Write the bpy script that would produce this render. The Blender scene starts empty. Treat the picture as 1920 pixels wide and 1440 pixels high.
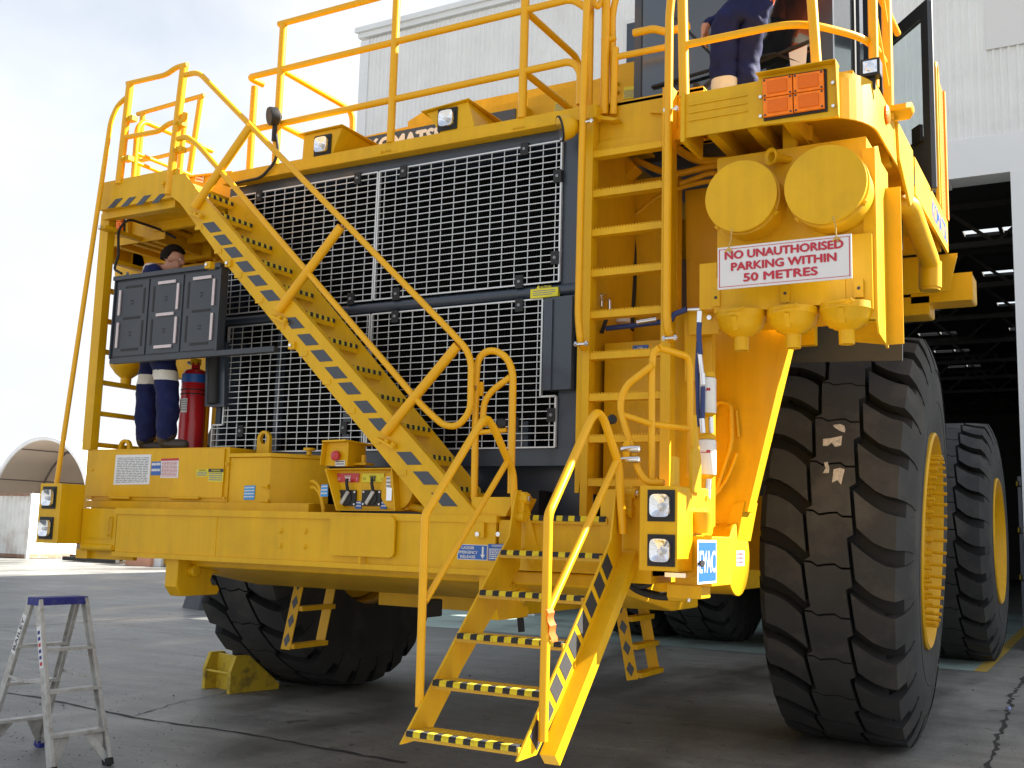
import bpy, bmesh, math, random
from mathutils import Vector, Matrix
R_ = math.radians
random.seed(4)
scene = bpy.context.scene
COL = scene.collection

# ------------------------------------------------------------------ camera, sky, sun, exposure
CAM = Vector((0.0, 0.0, 1.75))
RIGHT = Vector((0.8725384727851676, 0.4877800919554867, 0.02733487518947428))
DOWN = Vector((-0.042738040354115825, 0.13194730278820785, -0.9903349782743247))
FWD = Vector((-0.4866724498226885, 0.862937130490289, 0.1359758633168729))
FPX = 1994.575 / 1920.0
cam_d = bpy.data.cameras.new('camera')
cam_d.sensor_width = 36.0
cam_d.lens = 36.0 * FPX
cam_d.clip_end = 4000
cam = bpy.data.objects.new('camera', cam_d)
COL.objects.link(cam)
m = Matrix.Identity(4)
for i in range(3):
    m[i][0] = RIGHT[i]; m[i][1] = -DOWN[i]; m[i][2] = -FWD[i]; m[i][3] = CAM[i]
cam.matrix_world = m
scene.camera = cam

SUN_DIR = Vector((1.0, 0.85, 1.0)).normalized()      # towards the sun
world = bpy.data.worlds.new('World'); scene.world = world
world.use_nodes = True
nt = world.node_tree; N = nt.nodes; L = nt.links
N.clear()
out = N.new('ShaderNodeOutputWorld')
sky = N.new('ShaderNodeTexSky'); sky.sky_type = 'NISHITA'; sky.sun_disc = False
sky.sun_elevation = math.asin(SUN_DIR.z)
sky.sun_rotation = math.atan2(SUN_DIR.x, SUN_DIR.y)
sky.air_density = 1.0; sky.dust_density = 1.5; sky.ozone_density = 1.0
b1 = N.new('ShaderNodeBackground'); b1.inputs[1].default_value = 0.05
L.new(sky.outputs[0], b1.inputs[0])
b2 = N.new('ShaderNodeBackground'); b2.inputs[0].default_value = (0.93, 0.965, 1.0, 1); b2.inputs[1].default_value = 0.27
tc = N.new('ShaderNodeTexCoord')
mp = N.new('ShaderNodeMapping'); mp.inputs['Scale'].default_value = (1.0, 1.0, 1.7); mp.inputs['Location'].default_value = (0.35, 0.2, 0.1)
n1 = N.new('ShaderNodeTexNoise'); n1.inputs['Scale'].default_value = 1.7; n1.inputs['Detail'].default_value = 7; n1.inputs['Roughness'].default_value = 0.52; n1.inputs['Distortion'].default_value = 0.35
sep = N.new('ShaderNodeSeparateXYZ')
rmp = N.new('ShaderNodeMapRange'); rmp.inputs[1].default_value = 0.0; rmp.inputs[2].default_value = 0.55; rmp.inputs[3].default_value = 0.60; rmp.inputs[4].default_value = 0.16
addn = N.new('ShaderNodeMath'); addn.operation = 'ADD'
cr = N.new('ShaderNodeValToRGB'); cr.color_ramp.elements[0].position = 0.57; cr.color_ramp.elements[1].position = 0.88
cr.color_ramp.elements[0].color = (0.28, 0.28, 0.28, 1)
mx = N.new('ShaderNodeMixShader')
L.new(tc.outputs['Generated'], mp.inputs['Vector']); L.new(mp.outputs[0], n1.inputs['Vector'])
L.new(tc.outputs['Generated'], sep.inputs[0]); L.new(sep.outputs['Z'], rmp.inputs[0])
L.new(n1.outputs['Fac'], addn.inputs[0]); L.new(rmp.outputs[0], addn.inputs[1])
L.new(addn.outputs[0], cr.inputs[0]); L.new(cr.outputs[0], mx.inputs[0])
n2 = N.new('ShaderNodeTexNoise'); n2.inputs['Scale'].default_value = 2.6; n2.inputs['Detail'].default_value = 6; L.new(mp.outputs[0], n2.inputs['Vector'])
cr2 = N.new('ShaderNodeValToRGB'); cr2.color_ramp.elements[0].position = 0.36; cr2.color_ramp.elements[1].position = 0.62
cr2.color_ramp.elements[0].color = (0.80, 0.87, 0.95, 1); cr2.color_ramp.elements[1].color = (1.0, 1.0, 1.0, 1)
L.new(n2.outputs['Fac'], cr2.inputs[0]); L.new(cr2.outputs[0], b2.inputs[0])
L.new(b1.outputs[0], mx.inputs[1]); L.new(b2.outputs[0], mx.inputs[2]); L.new(mx.outputs[0], out.inputs[0])

sun_d = bpy.data.lights.new('sun', 'SUN'); sun_d.energy = 5.0; sun_d.angle = R_(0.5); sun_d.color = (1.0, 0.95, 0.86)
sun = bpy.data.objects.new('sun', sun_d); COL.objects.link(sun)
sun.rotation_euler = SUN_DIR.to_track_quat('Z', 'Y').to_euler()
sun.location = (30, 30, 40)
scene.view_settings.view_transform = 'Standard'; scene.view_settings.look = 'None'
scene.view_settings.gamma = 1.0; scene.view_settings.exposure = 2.05

def at(x, y, X=None, Y=None, Z=None):
    """where the sight line through a point of the 1920x1440 photograph meets a real plane of the scene"""
    v = RIGHT * ((x - 960.0) / 1994.575) + DOWN * ((y - 720.0) / 1994.575) + FWD
    if Y is not None: t = (Y - CAM.y) / v.y
    elif X is not None: t = (X - CAM.x) / v.x
    else: t = (Z - CAM.z) / v.z
    return CAM + v * t

# ------------------------------------------------------------------ materials
def mat(name, col, rough=0.5, metal=0.0, spec=0.5, vary=0.0, vscale=4.0, bump=0.0, bscale=60.0, coat=0.0, emit=None, estr=0.0, alpha=1.0, dirt=None, dscale=3.0, damt=0.0, streak=0.0):
    M = bpy.data.materials.new(name); M.use_nodes = True
    nt = M.node_tree; n = nt.nodes; l = nt.links
    b = n['Principled BSDF']
    b.inputs['Base Color'].default_value = (*col, 1)
    b.inputs['Roughness'].default_value = rough; b.inputs['Metallic'].default_value = metal
    b.inputs['Specular IOR Level'].default_value = spec
    b.inputs['Coat Weight'].default_value = coat; b.inputs['Coat Roughness'].default_value = 0.12
    if emit:
        b.inputs['Emission Color'].default_value = (*emit, 1); b.inputs['Emission Strength'].default_value = estr
    src = None
    tcn = n.new('ShaderNodeTexCoord')
    if vary > 0:
        t = n.new('ShaderNodeTexNoise'); t.inputs['Scale'].default_value = vscale; t.inputs['Detail'].default_value = 6
        l.new(tcn.outputs['Object'], t.inputs['Vector'])
        mr = n.new('ShaderNodeMapRange'); mr.inputs[1].default_value = 0.3; mr.inputs[2].default_value = 0.7
        mr.inputs[3].default_value = 1 - vary; mr.inputs[4].default_value = 1 + vary
        l.new(t.outputs['Fac'], mr.inputs[0])
        mu = n.new('ShaderNodeMix'); mu.data_type = 'RGBA'; mu.blend_type = 'MULTIPLY'; mu.inputs[0].default_value = 1
        mu.inputs[6].default_value = (*col, 1); l.new(mr.outputs[0], mu.inputs[7])
        src = mu.outputs[2]
    if dirt:
        t2 = n.new('ShaderNodeTexNoise'); t2.inputs['Scale'].default_value = dscale; t2.inputs['Detail'].default_value = 9; t2.inputs['Roughness'].default_value = 0.65
        l.new(tcn.outputs['Object'], t2.inputs['Vector'])
        mr2 = n.new('ShaderNodeMapRange'); mr2.inputs[1].default_value = 0.5; mr2.inputs[2].default_value = 0.68; mr2.inputs[3].default_value = 0; mr2.inputs[4].default_value = damt
        l.new(t2.outputs['Fac'], mr2.inputs[0])
        m2 = n.new('ShaderNodeMix'); m2.data_type = 'RGBA'; l.new(mr2.outputs[0], m2.inputs[0])
        if src: l.new(src, m2.inputs[6])
        else: m2.inputs[6].default_value = (*col, 1)
        m2.inputs[7].default_value = (*dirt, 1); src = m2.outputs[2]
        rr = n.new('ShaderNodeMapRange'); rr.inputs[3].default_value = rough; rr.inputs[4].default_value = min(1, rough + 0.25)
        l.new(t2.outputs['Fac'], rr.inputs[0]); l.new(rr.outputs[0], b.inputs['Roughness'])
    if streak > 0 and src:      # run-off grime: noise drawn out downwards
        ms = n.new('ShaderNodeMapping'); ms.inputs['Scale'].default_value = (7, 7, 0.5); l.new(tcn.outputs['Object'], ms.inputs[0])
        t4 = n.new('ShaderNodeTexNoise'); t4.inputs['Scale'].default_value = 1.6; t4.inputs['Detail'].default_value = 8; t4.inputs['Roughness'].default_value = 0.7; l.new(ms.outputs[0], t4.inputs['Vector'])
        m4 = n.new('ShaderNodeMapRange'); m4.inputs[1].default_value = 0.40; m4.inputs[2].default_value = 0.62; m4.inputs[3].default_value = 1 + streak * .5; m4.inputs[4].default_value = 1 - streak; l.new(t4.outputs['Fac'], m4.inputs[0])
        x4 = n.new('ShaderNodeMix'); x4.data_type = 'RGBA'; x4.blend_type = 'MULTIPLY'; x4.inputs[0].default_value = 1; l.new(src, x4.inputs[6]); l.new(m4.outputs[0], x4.inputs[7]); src = x4.outputs[2]
    if src: l.new(src, b.inputs['Base Color'])
    if bump > 0:
        t3 = n.new('ShaderNodeTexNoise'); t3.inputs['Scale'].default_value = bscale; t3.inputs['Detail'].default_value = 4
        l.new(tcn.outputs['Object'], t3.inputs['Vector'])
        bp = n.new('ShaderNodeBump'); bp.inputs['Strength'].default_value = bump; bp.inputs['Distance'].default_value = 0.01
        l.new(t3.outputs['Fac'], bp.inputs['Height']); l.new(bp.outputs[0], b.inputs['Normal'])
    return M

YEL = mat('yellow_paint', (0.715, 0.394, 0.003), 0.33, spec=0.27, vary=0.06, vscale=2.5, bump=0.06, bscale=7, coat=0.09, dirt=(0.46, 0.265, 0.02), dscale=2.6, damt=0.32, streak=0.06)
RAILY = mat('yellow_paint_lit', (0.80, 0.40, 0.006), 0.36, spec=0.3, vary=0.04, vscale=6, coat=0.1)  # same paint as the body; the rails' brighter light is put into this colour
NAVY = mat('blue_grey_paint', (0.036, 0.048, 0.068), 0.34, vary=0.08, vscale=2, coat=0.2)
BOARD = mat('charcoal_paint', (0.04, 0.046, 0.056), 0.45, vary=0.08)
BLACK = mat('black_rubber', (0.012, 0.012, 0.013), 0.6)
CORE = mat('radiator_core', (0.006, 0.006, 0.0055), 0.85, spec=0.1)
TYRE = mat('tyre_rubber', (0.036, 0.036, 0.036), 0.68, vary=0.2, vscale=3, bump=0.2, bscale=40, dirt=(0.11, 0.10, 0.085), dscale=1.9, damt=0.5)
TYRED = mat('tyre_groove_shade', (0.012, 0.012, 0.013), 0.8, bump=0.1, bscale=40)  # tyre rubber darkened: the shade inside the grooves is put into the colour
HAZB = mat('hazard_grey_film', (0.055, 0.062, 0.075), 0.35, metal=0.2)
HAZK = mat('black_grip_strip', (0.025, 0.025, 0.027), 0.85, bump=0.3, bscale=300)
HAZY = mat('yellow_grip_strip', (0.72, 0.55, 0.02), 0.8, bump=0.3, bscale=300, dirt=(0.2, 0.16, 0.05), dscale=14, damt=0.5)
STEEL = mat('galvanised_wire', (0.66, 0.67, 0.67), 0.42, metal=0.55)
CHROME = mat('bright_steel', (0.75, 0.76, 0.78), 0.22, metal=1.0)
WHITE = mat('white_plastic', (0.78, 0.77, 0.74), 0.4)
PAPER = mat('white_label', (0.74, 0.74, 0.73), 0.5)
RED = mat('red_paint', (0.5, 0.012, 0.015), 0.3, coat=0.3)
REDINK = mat('red_ink', (0.5, 0.02, 0.04), 0.5)
BLUEL = mat('blue_label', (0.02, 0.11, 0.42), 0.4)
SKYL = mat('light_blue_label', (0.04, 0.3, 0.68), 0.4)
YLAB = mat('yellow_label', (0.72, 0.62, 0.02), 0.45)
INK = mat('dark_ink', (0.03, 0.03, 0.035), 0.5)
GREYINK = mat('grey_ink', (0.22, 0.23, 0.25), 0.5)
AMBER = mat('amber_lens', (0.95, 0.21, 0.0), 0.25, spec=0.3, coat=0.15, vary=0.1, vscale=25)
AMBERD = mat('amber_lens_inner', (0.8, 0.15, 0.004), 0.35, spec=0.3, bump=0.5, bscale=90)
LENS = mat('lamp_lens', (0.80, 0.82, 0.86), 0.09, metal=1.0, coat=1.0, bump=0.35, bscale=45)
HOSEB = mat('blue_hose', (0.02, 0.045, 0.17), 0.5)
GLASS = mat('tinted_glass', (0.012, 0.017, 0.022), 0.03, spec=0.9, coat=1.0)
LEDS = mat('led_strip', (0.6, 0.5, 0.5), 0.25, metal=0.3, coat=0.5, bump=0.5, bscale=140)
ORANGE = mat('orange_mesh_paint', (0.85, 0.33, 0.03), 0.5)
CLOTHN = mat('navy_cloth', (0.010, 0.014, 0.065), 0.75, spec=0.2, bump=0.5, bscale=16, vary=0.2, vscale=9)
CLOTHO = mat('orange_cloth', (0.8, 0.15, 0.02), 0.8, bump=0.4, bscale=18)
REFL = mat('reflective_tape', (0.62, 0.58, 0.5), 0.4)
SKIN = mat('skin', (0.46, 0.22, 0.14), 0.5, vary=0.08, vscale=20)
HAIR = mat('dark_hair', (0.012, 0.008, 0.006), 0.8, spec=0.08, bump=0.6, bscale=120)
BOOT = mat('brown_boot_leather', (0.05, 0.035, 0.025), 0.6)
ALU = mat('worn_aluminium', (0.50, 0.49, 0.46), 0.5, metal=0.35, vary=0.12, vscale=14, dirt=(0.30, 0.25, 0.2), dscale=16, damt=0.7)
CAPB = mat('blue_plastic', (0.016, 0.02, 0.19), 0.5, vary=0.2, vscale=20, dirt=(0.2, 0.2, 0.25), dscale=22, damt=0.3)
CHOCKY = mat('scuffed_yellow_paint', (0.58, 0.40, 0.02), 0.55, dirt=(0.045, 0.04, 0.035), dscale=5, damt=0.75)
CHOCKG = mat('grey_rubber', (0.09, 0.095, 0.105), 0.8, vary=0.1)
RIBBON = mat('fluorescent_orange', (1.0, 0.17, 0.02), 0.6)

# ------------------------------------------------------------------ mesh builder
class MB:
    def __init__(s):
        s.v = []; s.f = []; s.m = []; s.sm = []; s.mats = []
    def mi(s, M):
        if M not in s.mats: s.mats.append(M)
        return s.mats.index(M)
    def add(s, vs, fs, M, smooth=False):
        o = len(s.v); k = s.mi(M)
        s.v += [tuple(v) for v in vs]
        for f in fs:
            s.f.append([i + o for i in f]); s.m.append(k); s.sm.append(smooth)
        return s
    def box(s, x0, x1, y0, y1, z0, z1, M):
        return s.prism([(x0, y0, z0), (x1, y0, z0), (x1, y0, z1), (x0, y0, z1)], (0, y1 - y0, 0), M)
    def prism(s, poly, vec, M, M2=None):
        poly = [Vector(p) for p in poly]; vec = Vector(vec); n = len(poly)
        nrm = Vector((0, 0, 0))
        for i in range(n): nrm += (poly[i] - poly[0]).cross(poly[(i + 1) % n] - poly[0])
        if nrm.dot(vec) > 0: poly.reverse()
        vs = poly + [p + vec for p in poly]
        s.add(vs, [list(range(n))], M2 or M)
        s.add(vs, [list(range(2 * n - 1, n - 1, -1))] + [[(i + 1) % n, i, n + i, n + (i + 1) % n] for i in range(n)], M)
        return s
    def bar(s, a, b, w, h, M, up=(0, 0, 1)):
        a = Vector(a); b = Vector(b); d = (b - a).normalized(); up = Vector(up)
        if abs(d.dot(up)) > 0.98: up = Vector((0, 1, 0))
        r = d.cross(up).normalized(); u = r.cross(d)
        q = [a + r * x * w / 2 + u * y * h / 2 for x, y in ((-1, -1), (1, -1), (1, 1), (-1, 1))]
        return s.prism(q, b - a, M)
    def tube(s, pts, r, M, bend=0.0, n=10, cap=True, closed=False):
        P = [Vector(p) for p in pts]
        if bend > 0 and len(P) > 2:
            Q = [P[0]]
            for i in range(1, len(P) - 1):
                a, b, c = P[i - 1], P[i], P[i + 1]
                d = min(bend, (a - b).length * 0.48, (c - b).length * 0.48)
                p0 = b + (a - b).normalized() * d; p1 = b + (c - b).normalized() * d
                for k in range(7):
                    t = k / 6; Q.append(p0 * (1 - t) ** 2 + b * 2 * t * (1 - t) + p1 * t * t)
            Q.append(P[-1]); P = Q
        vs = []; fs = []
        prev = None
        for i, p in enumerate(P):
            if i == 0: d = P[1] - P[0]
            elif i == len(P) - 1: d = P[-1] - P[-2]
            else: d = (P[i + 1] - p).normalized() + (p - P[i - 1]).normalized()
            d = d.normalized()
            if prev is None:
                up = Vector((0, 0, 1)) if abs(d.z) < 0.9 else Vector((1, 0, 0))
                u = d.cross(up).normalized()
            else:
                u = (prev - d * prev.dot(d)).normalized()
            prev = u; w = d.cross(u)
            for k in range(n):
                a = 2 * math.pi * k / n
                vs.append(p + (u * math.cos(a) + w * math.sin(a)) * r)
        for i in range(len(P) - 1):
            for k in range(n):
                k2 = (k + 1) % n
                fs.append([i * n + k, i * n + k2, (i + 1) * n + k2, (i + 1) * n + k])
        s.add(vs, fs, M, True)
        if cap:
            o = (len(P) - 1) * n
            s.add(vs[:n], [list(range(n - 1, -1, -1))], M); s.add(vs[o:], [list(range(n))], M)
        return s
    def lathe(s, prof, c, axis, M, n=32, close=True):
        """prof: list of (distance along axis, radius)"""
        c = Vector(c); ax = Vector(axis).normalized()
        up = Vector((0, 0, 1)) if abs(ax.z) < 0.9 else Vector((0, 1, 0))
        u = ax.cross(up).normalized(); w = ax.cross(u)
        vs = []; fs = []
        for a, r in prof:
            for k in range(n):
                t = 2 * math.pi * k / n
                vs.append(c + ax * a + (u * math.cos(t) + w * math.sin(t)) * max(r, 1e-4))
        for i in range(len(prof) - 1):
            for k in range(n):
                k2 = (k + 1) % n
                fs.append([i * n + k, i * n + k2, (i + 1) * n + k2, (i + 1) * n + k])
        s.add(vs, fs, M, True)
        if close:
            s.add(vs[:n], [list(range(n))[::-1]], M); s.add(vs[-n:], [list(range(n))], M)
        return s
    def quad(s, a, b, c, d, M):
        return s.add([a, b, c, d], [[0, 1, 2, 3]], M)
    def text(s, body, o, xd, yd, h, M, align='CENTER', bold=0.0, width=None, sx=1.0, shear=0.0, depth=0.0):
        if bold > 0:          # heavier stroke: copies a hair's breadth apart, each a little behind the other
            o = Vector(o); x_ = Vector(xd).normalized(); y_ = Vector(yd).normalized(); n_ = x_.cross(y_)
            for k, (a, b) in enumerate(((-1, 0), (1, 0), (0, 1), (0, -1))):
                s.text(body, o + x_ * a * bold * h * 1.4 + y_ * b * bold * h * 1.0 + n_ * (k * .00025), xd, yd, h, M, align, 0, width, sx, shear)
            return s
        cu = bpy.data.curves.new('t', 'FONT'); cu.body = body; cu.size = 1.0; cu.align_x = align; cu.align_y = 'CENTER'; cu.offset = bold; cu.resolution_u = 3; cu.shear = shear
        ob = bpy.data.objects.new('t', cu); COL.objects.link(ob)
        dg = bpy.context.evaluated_depsgraph_get()
        me = bpy.data.meshes.new_from_object(ob.evaluated_get(dg))
        bpy.data.objects.remove(ob); bpy.data.curves.remove(cu)
        xs = [v.co.x for v in me.vertices]; ys = [v.co.y for v in me.vertices]
        if xs:
            hh = h / 0.70
            k = hh * sx
            if width: k = width / (max(xs) - min(xs))
            xm = 0.5 * (max(xs) + min(xs)) if align == 'CENTER' else min(xs)
            ym = 0.5 * (max(ys) + min(ys))
            o = Vector(o); xd = Vector(xd).normalized(); yd = Vector(yd).normalized()
            s.add([o + xd * (v.co.x - xm) * k + yd * (v.co.y - ym) * hh for v in me.vertices], [list(p.vertices) for p in me.polygons], M)
        bpy.data.meshes.remove(me)
        return s
    def mesh(s, name):
        me = bpy.data.meshes.new(name)
        me.from_pydata(s.v, [], s.f)
        for M in s.mats: me.materials.append(M)
        me.polygons.foreach_set('material_index', s.m)
        me.polygons.foreach_set('use_smooth', [True if x else False for x in s.sm])
        me.update()
        if any(s.sm):
            me.set_sharp_from_angle(angle=R_(38))
        return me
    def build(s, name, parent=None, bevel=0.0, label=None):
        o = bpy.data.objects.new(name, s.mesh(name)); COL.objects.link(o)
        if parent is not None:
            o.parent = parent
            if parent.type == 'EMPTY': o.matrix_parent_inverse = Matrix.Translation(-parent.location)
        if bevel > 0:
            b = o.modifiers.new('bevel', 'BEVEL'); b.width = bevel; b.segments = 2; b.limit_method = 'ANGLE'; b.angle_limit = R_(50); b.harden_normals = False
        if label: o['label'] = label
        return o

def tag(o, label, cat, group=None):
    o['label'] = label; o['category'] = cat
    if group: o['group'] = group
    return o
def thing(name, loc, label, cat, group=None):
    o = bpy.data.objects.new(name, None); COL.objects.link(o); o.location = loc; o.empty_display_size = 0.3
    bpy.context.view_layer.update()
    return tag(o, label, cat, group)
def part(name, loc, label=None):
    o = bpy.data.objects.new(name, None); COL.objects.link(o); o.empty_display_size = 0.2
    o.parent = T; o.matrix_parent_inverse = Matrix.Translation(-T.location); o.location = loc
    if label: o['label'] = label
    return o
def struct(o):
    o['kind'] = 'structure'; return o
XD = Vector((1, 0, 0)); YD = Vector((0, 1, 0)); ZD = Vector((0, 0, 1))
def pY(mb, pts, Y, depth, M): return mb.prism([at(x, y, Y=Y) for x, y in pts], (0, depth, 0), M)
def pX(mb, pts, X, thick, M): return mb.prism([at(x, y, X=X) for x, y in pts], (thick, 0, 0), M)

# ================================================================== ground and setting
def ground_mat():
    M = bpy.data.materials.new('stained_concrete'); M.use_nodes = True
    n = M.node_tree.nodes; l = M.node_tree.links; b = n['Principled BSDF']
    tcn = n.new('ShaderNodeTexCoord')
    def noise(sc, det, stretch=(1, 1, 1), rot=0.0, rough=0.6):
        mpn = n.new('ShaderNodeMapping'); mpn.inputs['Scale'].default_value = stretch; mpn.inputs['Rotation'].default_value = (0, 0, rot)
        l.new(tcn.outputs['Object'], mpn.inputs[0])
        t = n.new('ShaderNodeTexNoise'); t.inputs['Scale'].default_value = sc; t.inputs['Detail'].default_value = det; t.inputs['Roughness'].default_value = rough
        l.new(mpn.outputs[0], t.inputs['Vector']); return t
    def ramp(src, p0, p1, c0, c1):
        r = n.new('ShaderNodeValToRGB'); r.color_ramp.elements[0].position = p0; r.color_ramp.elements[1].position = p1
        r.color_ramp.elements[0].color = (*c0, 1); r.color_ramp.elements[1].color = (*c1, 1); l.new(src.outputs['Fac'], r.inputs[0]); return r
    base = ramp(noise(0.35, 8, rot=0.5), 0.3, 0.72, (0.22, 0.219, 0.204), (0.345, 0.338, 0.31))
    oil = ramp(noise(0.55, 10, (1.0, 0.35, 1), 0.45, 0.62), 0.44, 0.64, (1, 1, 1), (0.27, 0.265, 0.26))
    streak = ramp(noise(1.8, 10, (0.4, 1.5, 1), -0.55, 0.75), 0.36, 0.72, (0.72, 0.72, 0.72), (1.18, 1.18, 1.18))
    fine = ramp(noise(26, 8, rough=0.75), 0.3, 0.7, (0.80, 0.80, 0.80), (1.16, 1.16, 1.16))
    spots = ramp(noise(3.2, 5, rough=0.55), 0.30, 0.37, (0.45, 0.44, 0.42), (1, 1, 1))
    # darker oily stain under and round the parked truck, wiped off with distance
    prev = base
    def mul(a, bb):
        mm = n.new('ShaderNodeMix'); mm.data_type = 'RGBA'; mm.blend_type = 'MULTIPLY'; mm.inputs[0].default_value = 1
        l.new(a, mm.inputs[6]); l.new(bb, mm.inputs[7]); return mm.outputs[2]
    c = mul(mul(mul(mul(base.outputs[0], oil.outputs[0]), streak.outputs[0]), fine.outputs[0]), spots.outputs[0])
    l.new(c, b.inputs['Base Color'])
    rr = n.new('ShaderNodeMapRange'); rr.inputs[1].default_value = 0.4; rr.inputs[2].default_value = 0.65; rr.inputs[3].default_value = 0.72; rr.inputs[4].default_value = 0.38
    l.new(noise(0.55, 10, (1.0, 0.35, 1), 0.45, 0.62).outputs['Fac'], rr.inputs[0]); l.new(rr.outputs[0], b.inputs['Roughness'])
    bp = n.new('ShaderNodeBump'); bp.inputs['Strength'].default_value = 0.25; bp.inputs['Distance'].default_value = 0.01
    l.new(noise(55, 5).outputs['Fac'], bp.inputs['Height']); l.new(bp.outputs[0], b.inputs['Normal'])
    return M
g = MB(); G = 1500
g.quad((-G, -G, 0), (G, -G, 0), (G, G, 0), (-G, G, 0), ground_mat()); struct(g.build('ground'))

# grit and crumbs lying on the concrete
GRIT = mat('grit', (0.12, 0.115, 0.105), .9, vary=.5, vscale=30)
mb = MB(); rg = random.Random(9)
for k in range(2600):
    px_, py_ = rg.uniform(-80, 2000), rg.uniform(1120, 1450); p = at(px_, py_, Z=0.0)
    if p.y > 22: continue
    r = rg.uniform(.002, .009) * (2.0 if rg.random() < .04 else 1); a = rg.uniform(0, 6.3)
    vs = [p + Vector((r * math.cos(a + t) * rg.uniform(.6, 1.3), r * math.sin(a + t) * rg.uniform(.6, 1.3), 0)) for t in (0, 1.57, 3.14, 4.71)] + [p + Vector((0, 0, r * rg.uniform(.5, 1.1)))]
    mb.add(vs, [[0, 1, 4], [1, 2, 4], [2, 3, 4], [3, 0, 4]], GRIT)
gr = mb.build('grit'); gr['kind'] = 'stuff'; gr['label'] = 'fine grit and crumbs scattered over the concrete'; gr['category'] = 'grit'
CRACK = mat('crack_filler', (0.035, 0.034, 0.032), 0.9)
def crack(pix, w, jit=0.03):
    pts = [at(x, y, Z=0.004) for x, y in pix]; mb = MB(); P = []
    for i in range(len(pts) - 1):
        k = max(2, int((pts[i + 1] - pts[i]).length / 0.12))
        for j in range(k): P.append(pts[i].lerp(pts[i + 1], j / k))
    P.append(pts[-1]); vs = []
    for i, p in enumerate(P):
        d = (P[min(i + 1, len(P) - 1)] - P[max(i - 1, 0)]).normalized(); nn = Vector((-d.y, d.x, 0))
        o = random.uniform(-jit, jit); ww = w * random.uniform(0.35, 1.2)
        vs += [p + nn * (o + ww / 2), p + nn * (o - ww / 2)]
    mb.add(vs, [[2 * i, 2 * i + 1, 2 * i + 3, 2 * i + 2] for i in range(len(P) - 1)], CRACK)
    struct(mb.build('ground_crack'))
crack([(-60, 1290), (60, 1305), (250, 1345), (460, 1375), (660, 1412), (760, 1430)], 0.05, 0.015)
crack([(250, 1342), (330, 1318), (425, 1298)], 0.018, 0.02)
crack([(-60, 1180), (120, 1170), (250, 1160), (385, 1153)], 0.028, 0.012)
crack([(198, 1166), (300, 1180), (420, 1196)], 0.014, 0.02)
crack([(40, 1085), (200, 1098), (345, 1107)], 0.012, 0.015)
crack([(1925, 1265), (1900, 1300), (1885, 1345), (1868, 1390), (1848, 1445)], 0.045, 0.03)
crack([(1180, 1170), (1300, 1176), (1440, 1180)], 0.03, 0.01)
# painted apron in front of the shed doorway
APRON = mat('pale_green_floor_paint', (0.30, 0.39, 0.35), 0.5, vary=0.12, vscale=1.2, dirt=(0.14, 0.15, 0.14), dscale=0.9, damt=0.8)
YLINE = mat('worn_yellow_line_paint', (0.55, 0.36, 0.05), 0.6, dirt=(0.2, 0.2, 0.18), dscale=6, damt=0.9)
mb = MB(); mb.quad((-16, 16.25, .004), (-1.75, 16.25, .004), (-1.75, 30, .004), (-16, 30, .004), APRON); struct(mb.build('painted_floor'))
mb = MB(); mb.quad((-1.75, 16.25, .004), (-1.58, 16.25, .004), (-1.58, 30, .004), (-1.75, 30, .004), YLINE); struct(mb.build('floor_marking'))

# ================================================================== the truck
truck = thing('haul_truck', (-4.7, 10.0, 0), 'huge yellow mining haul truck with diagonal front stairway and big wire grille', 'haul truck')
T = truck
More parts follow.
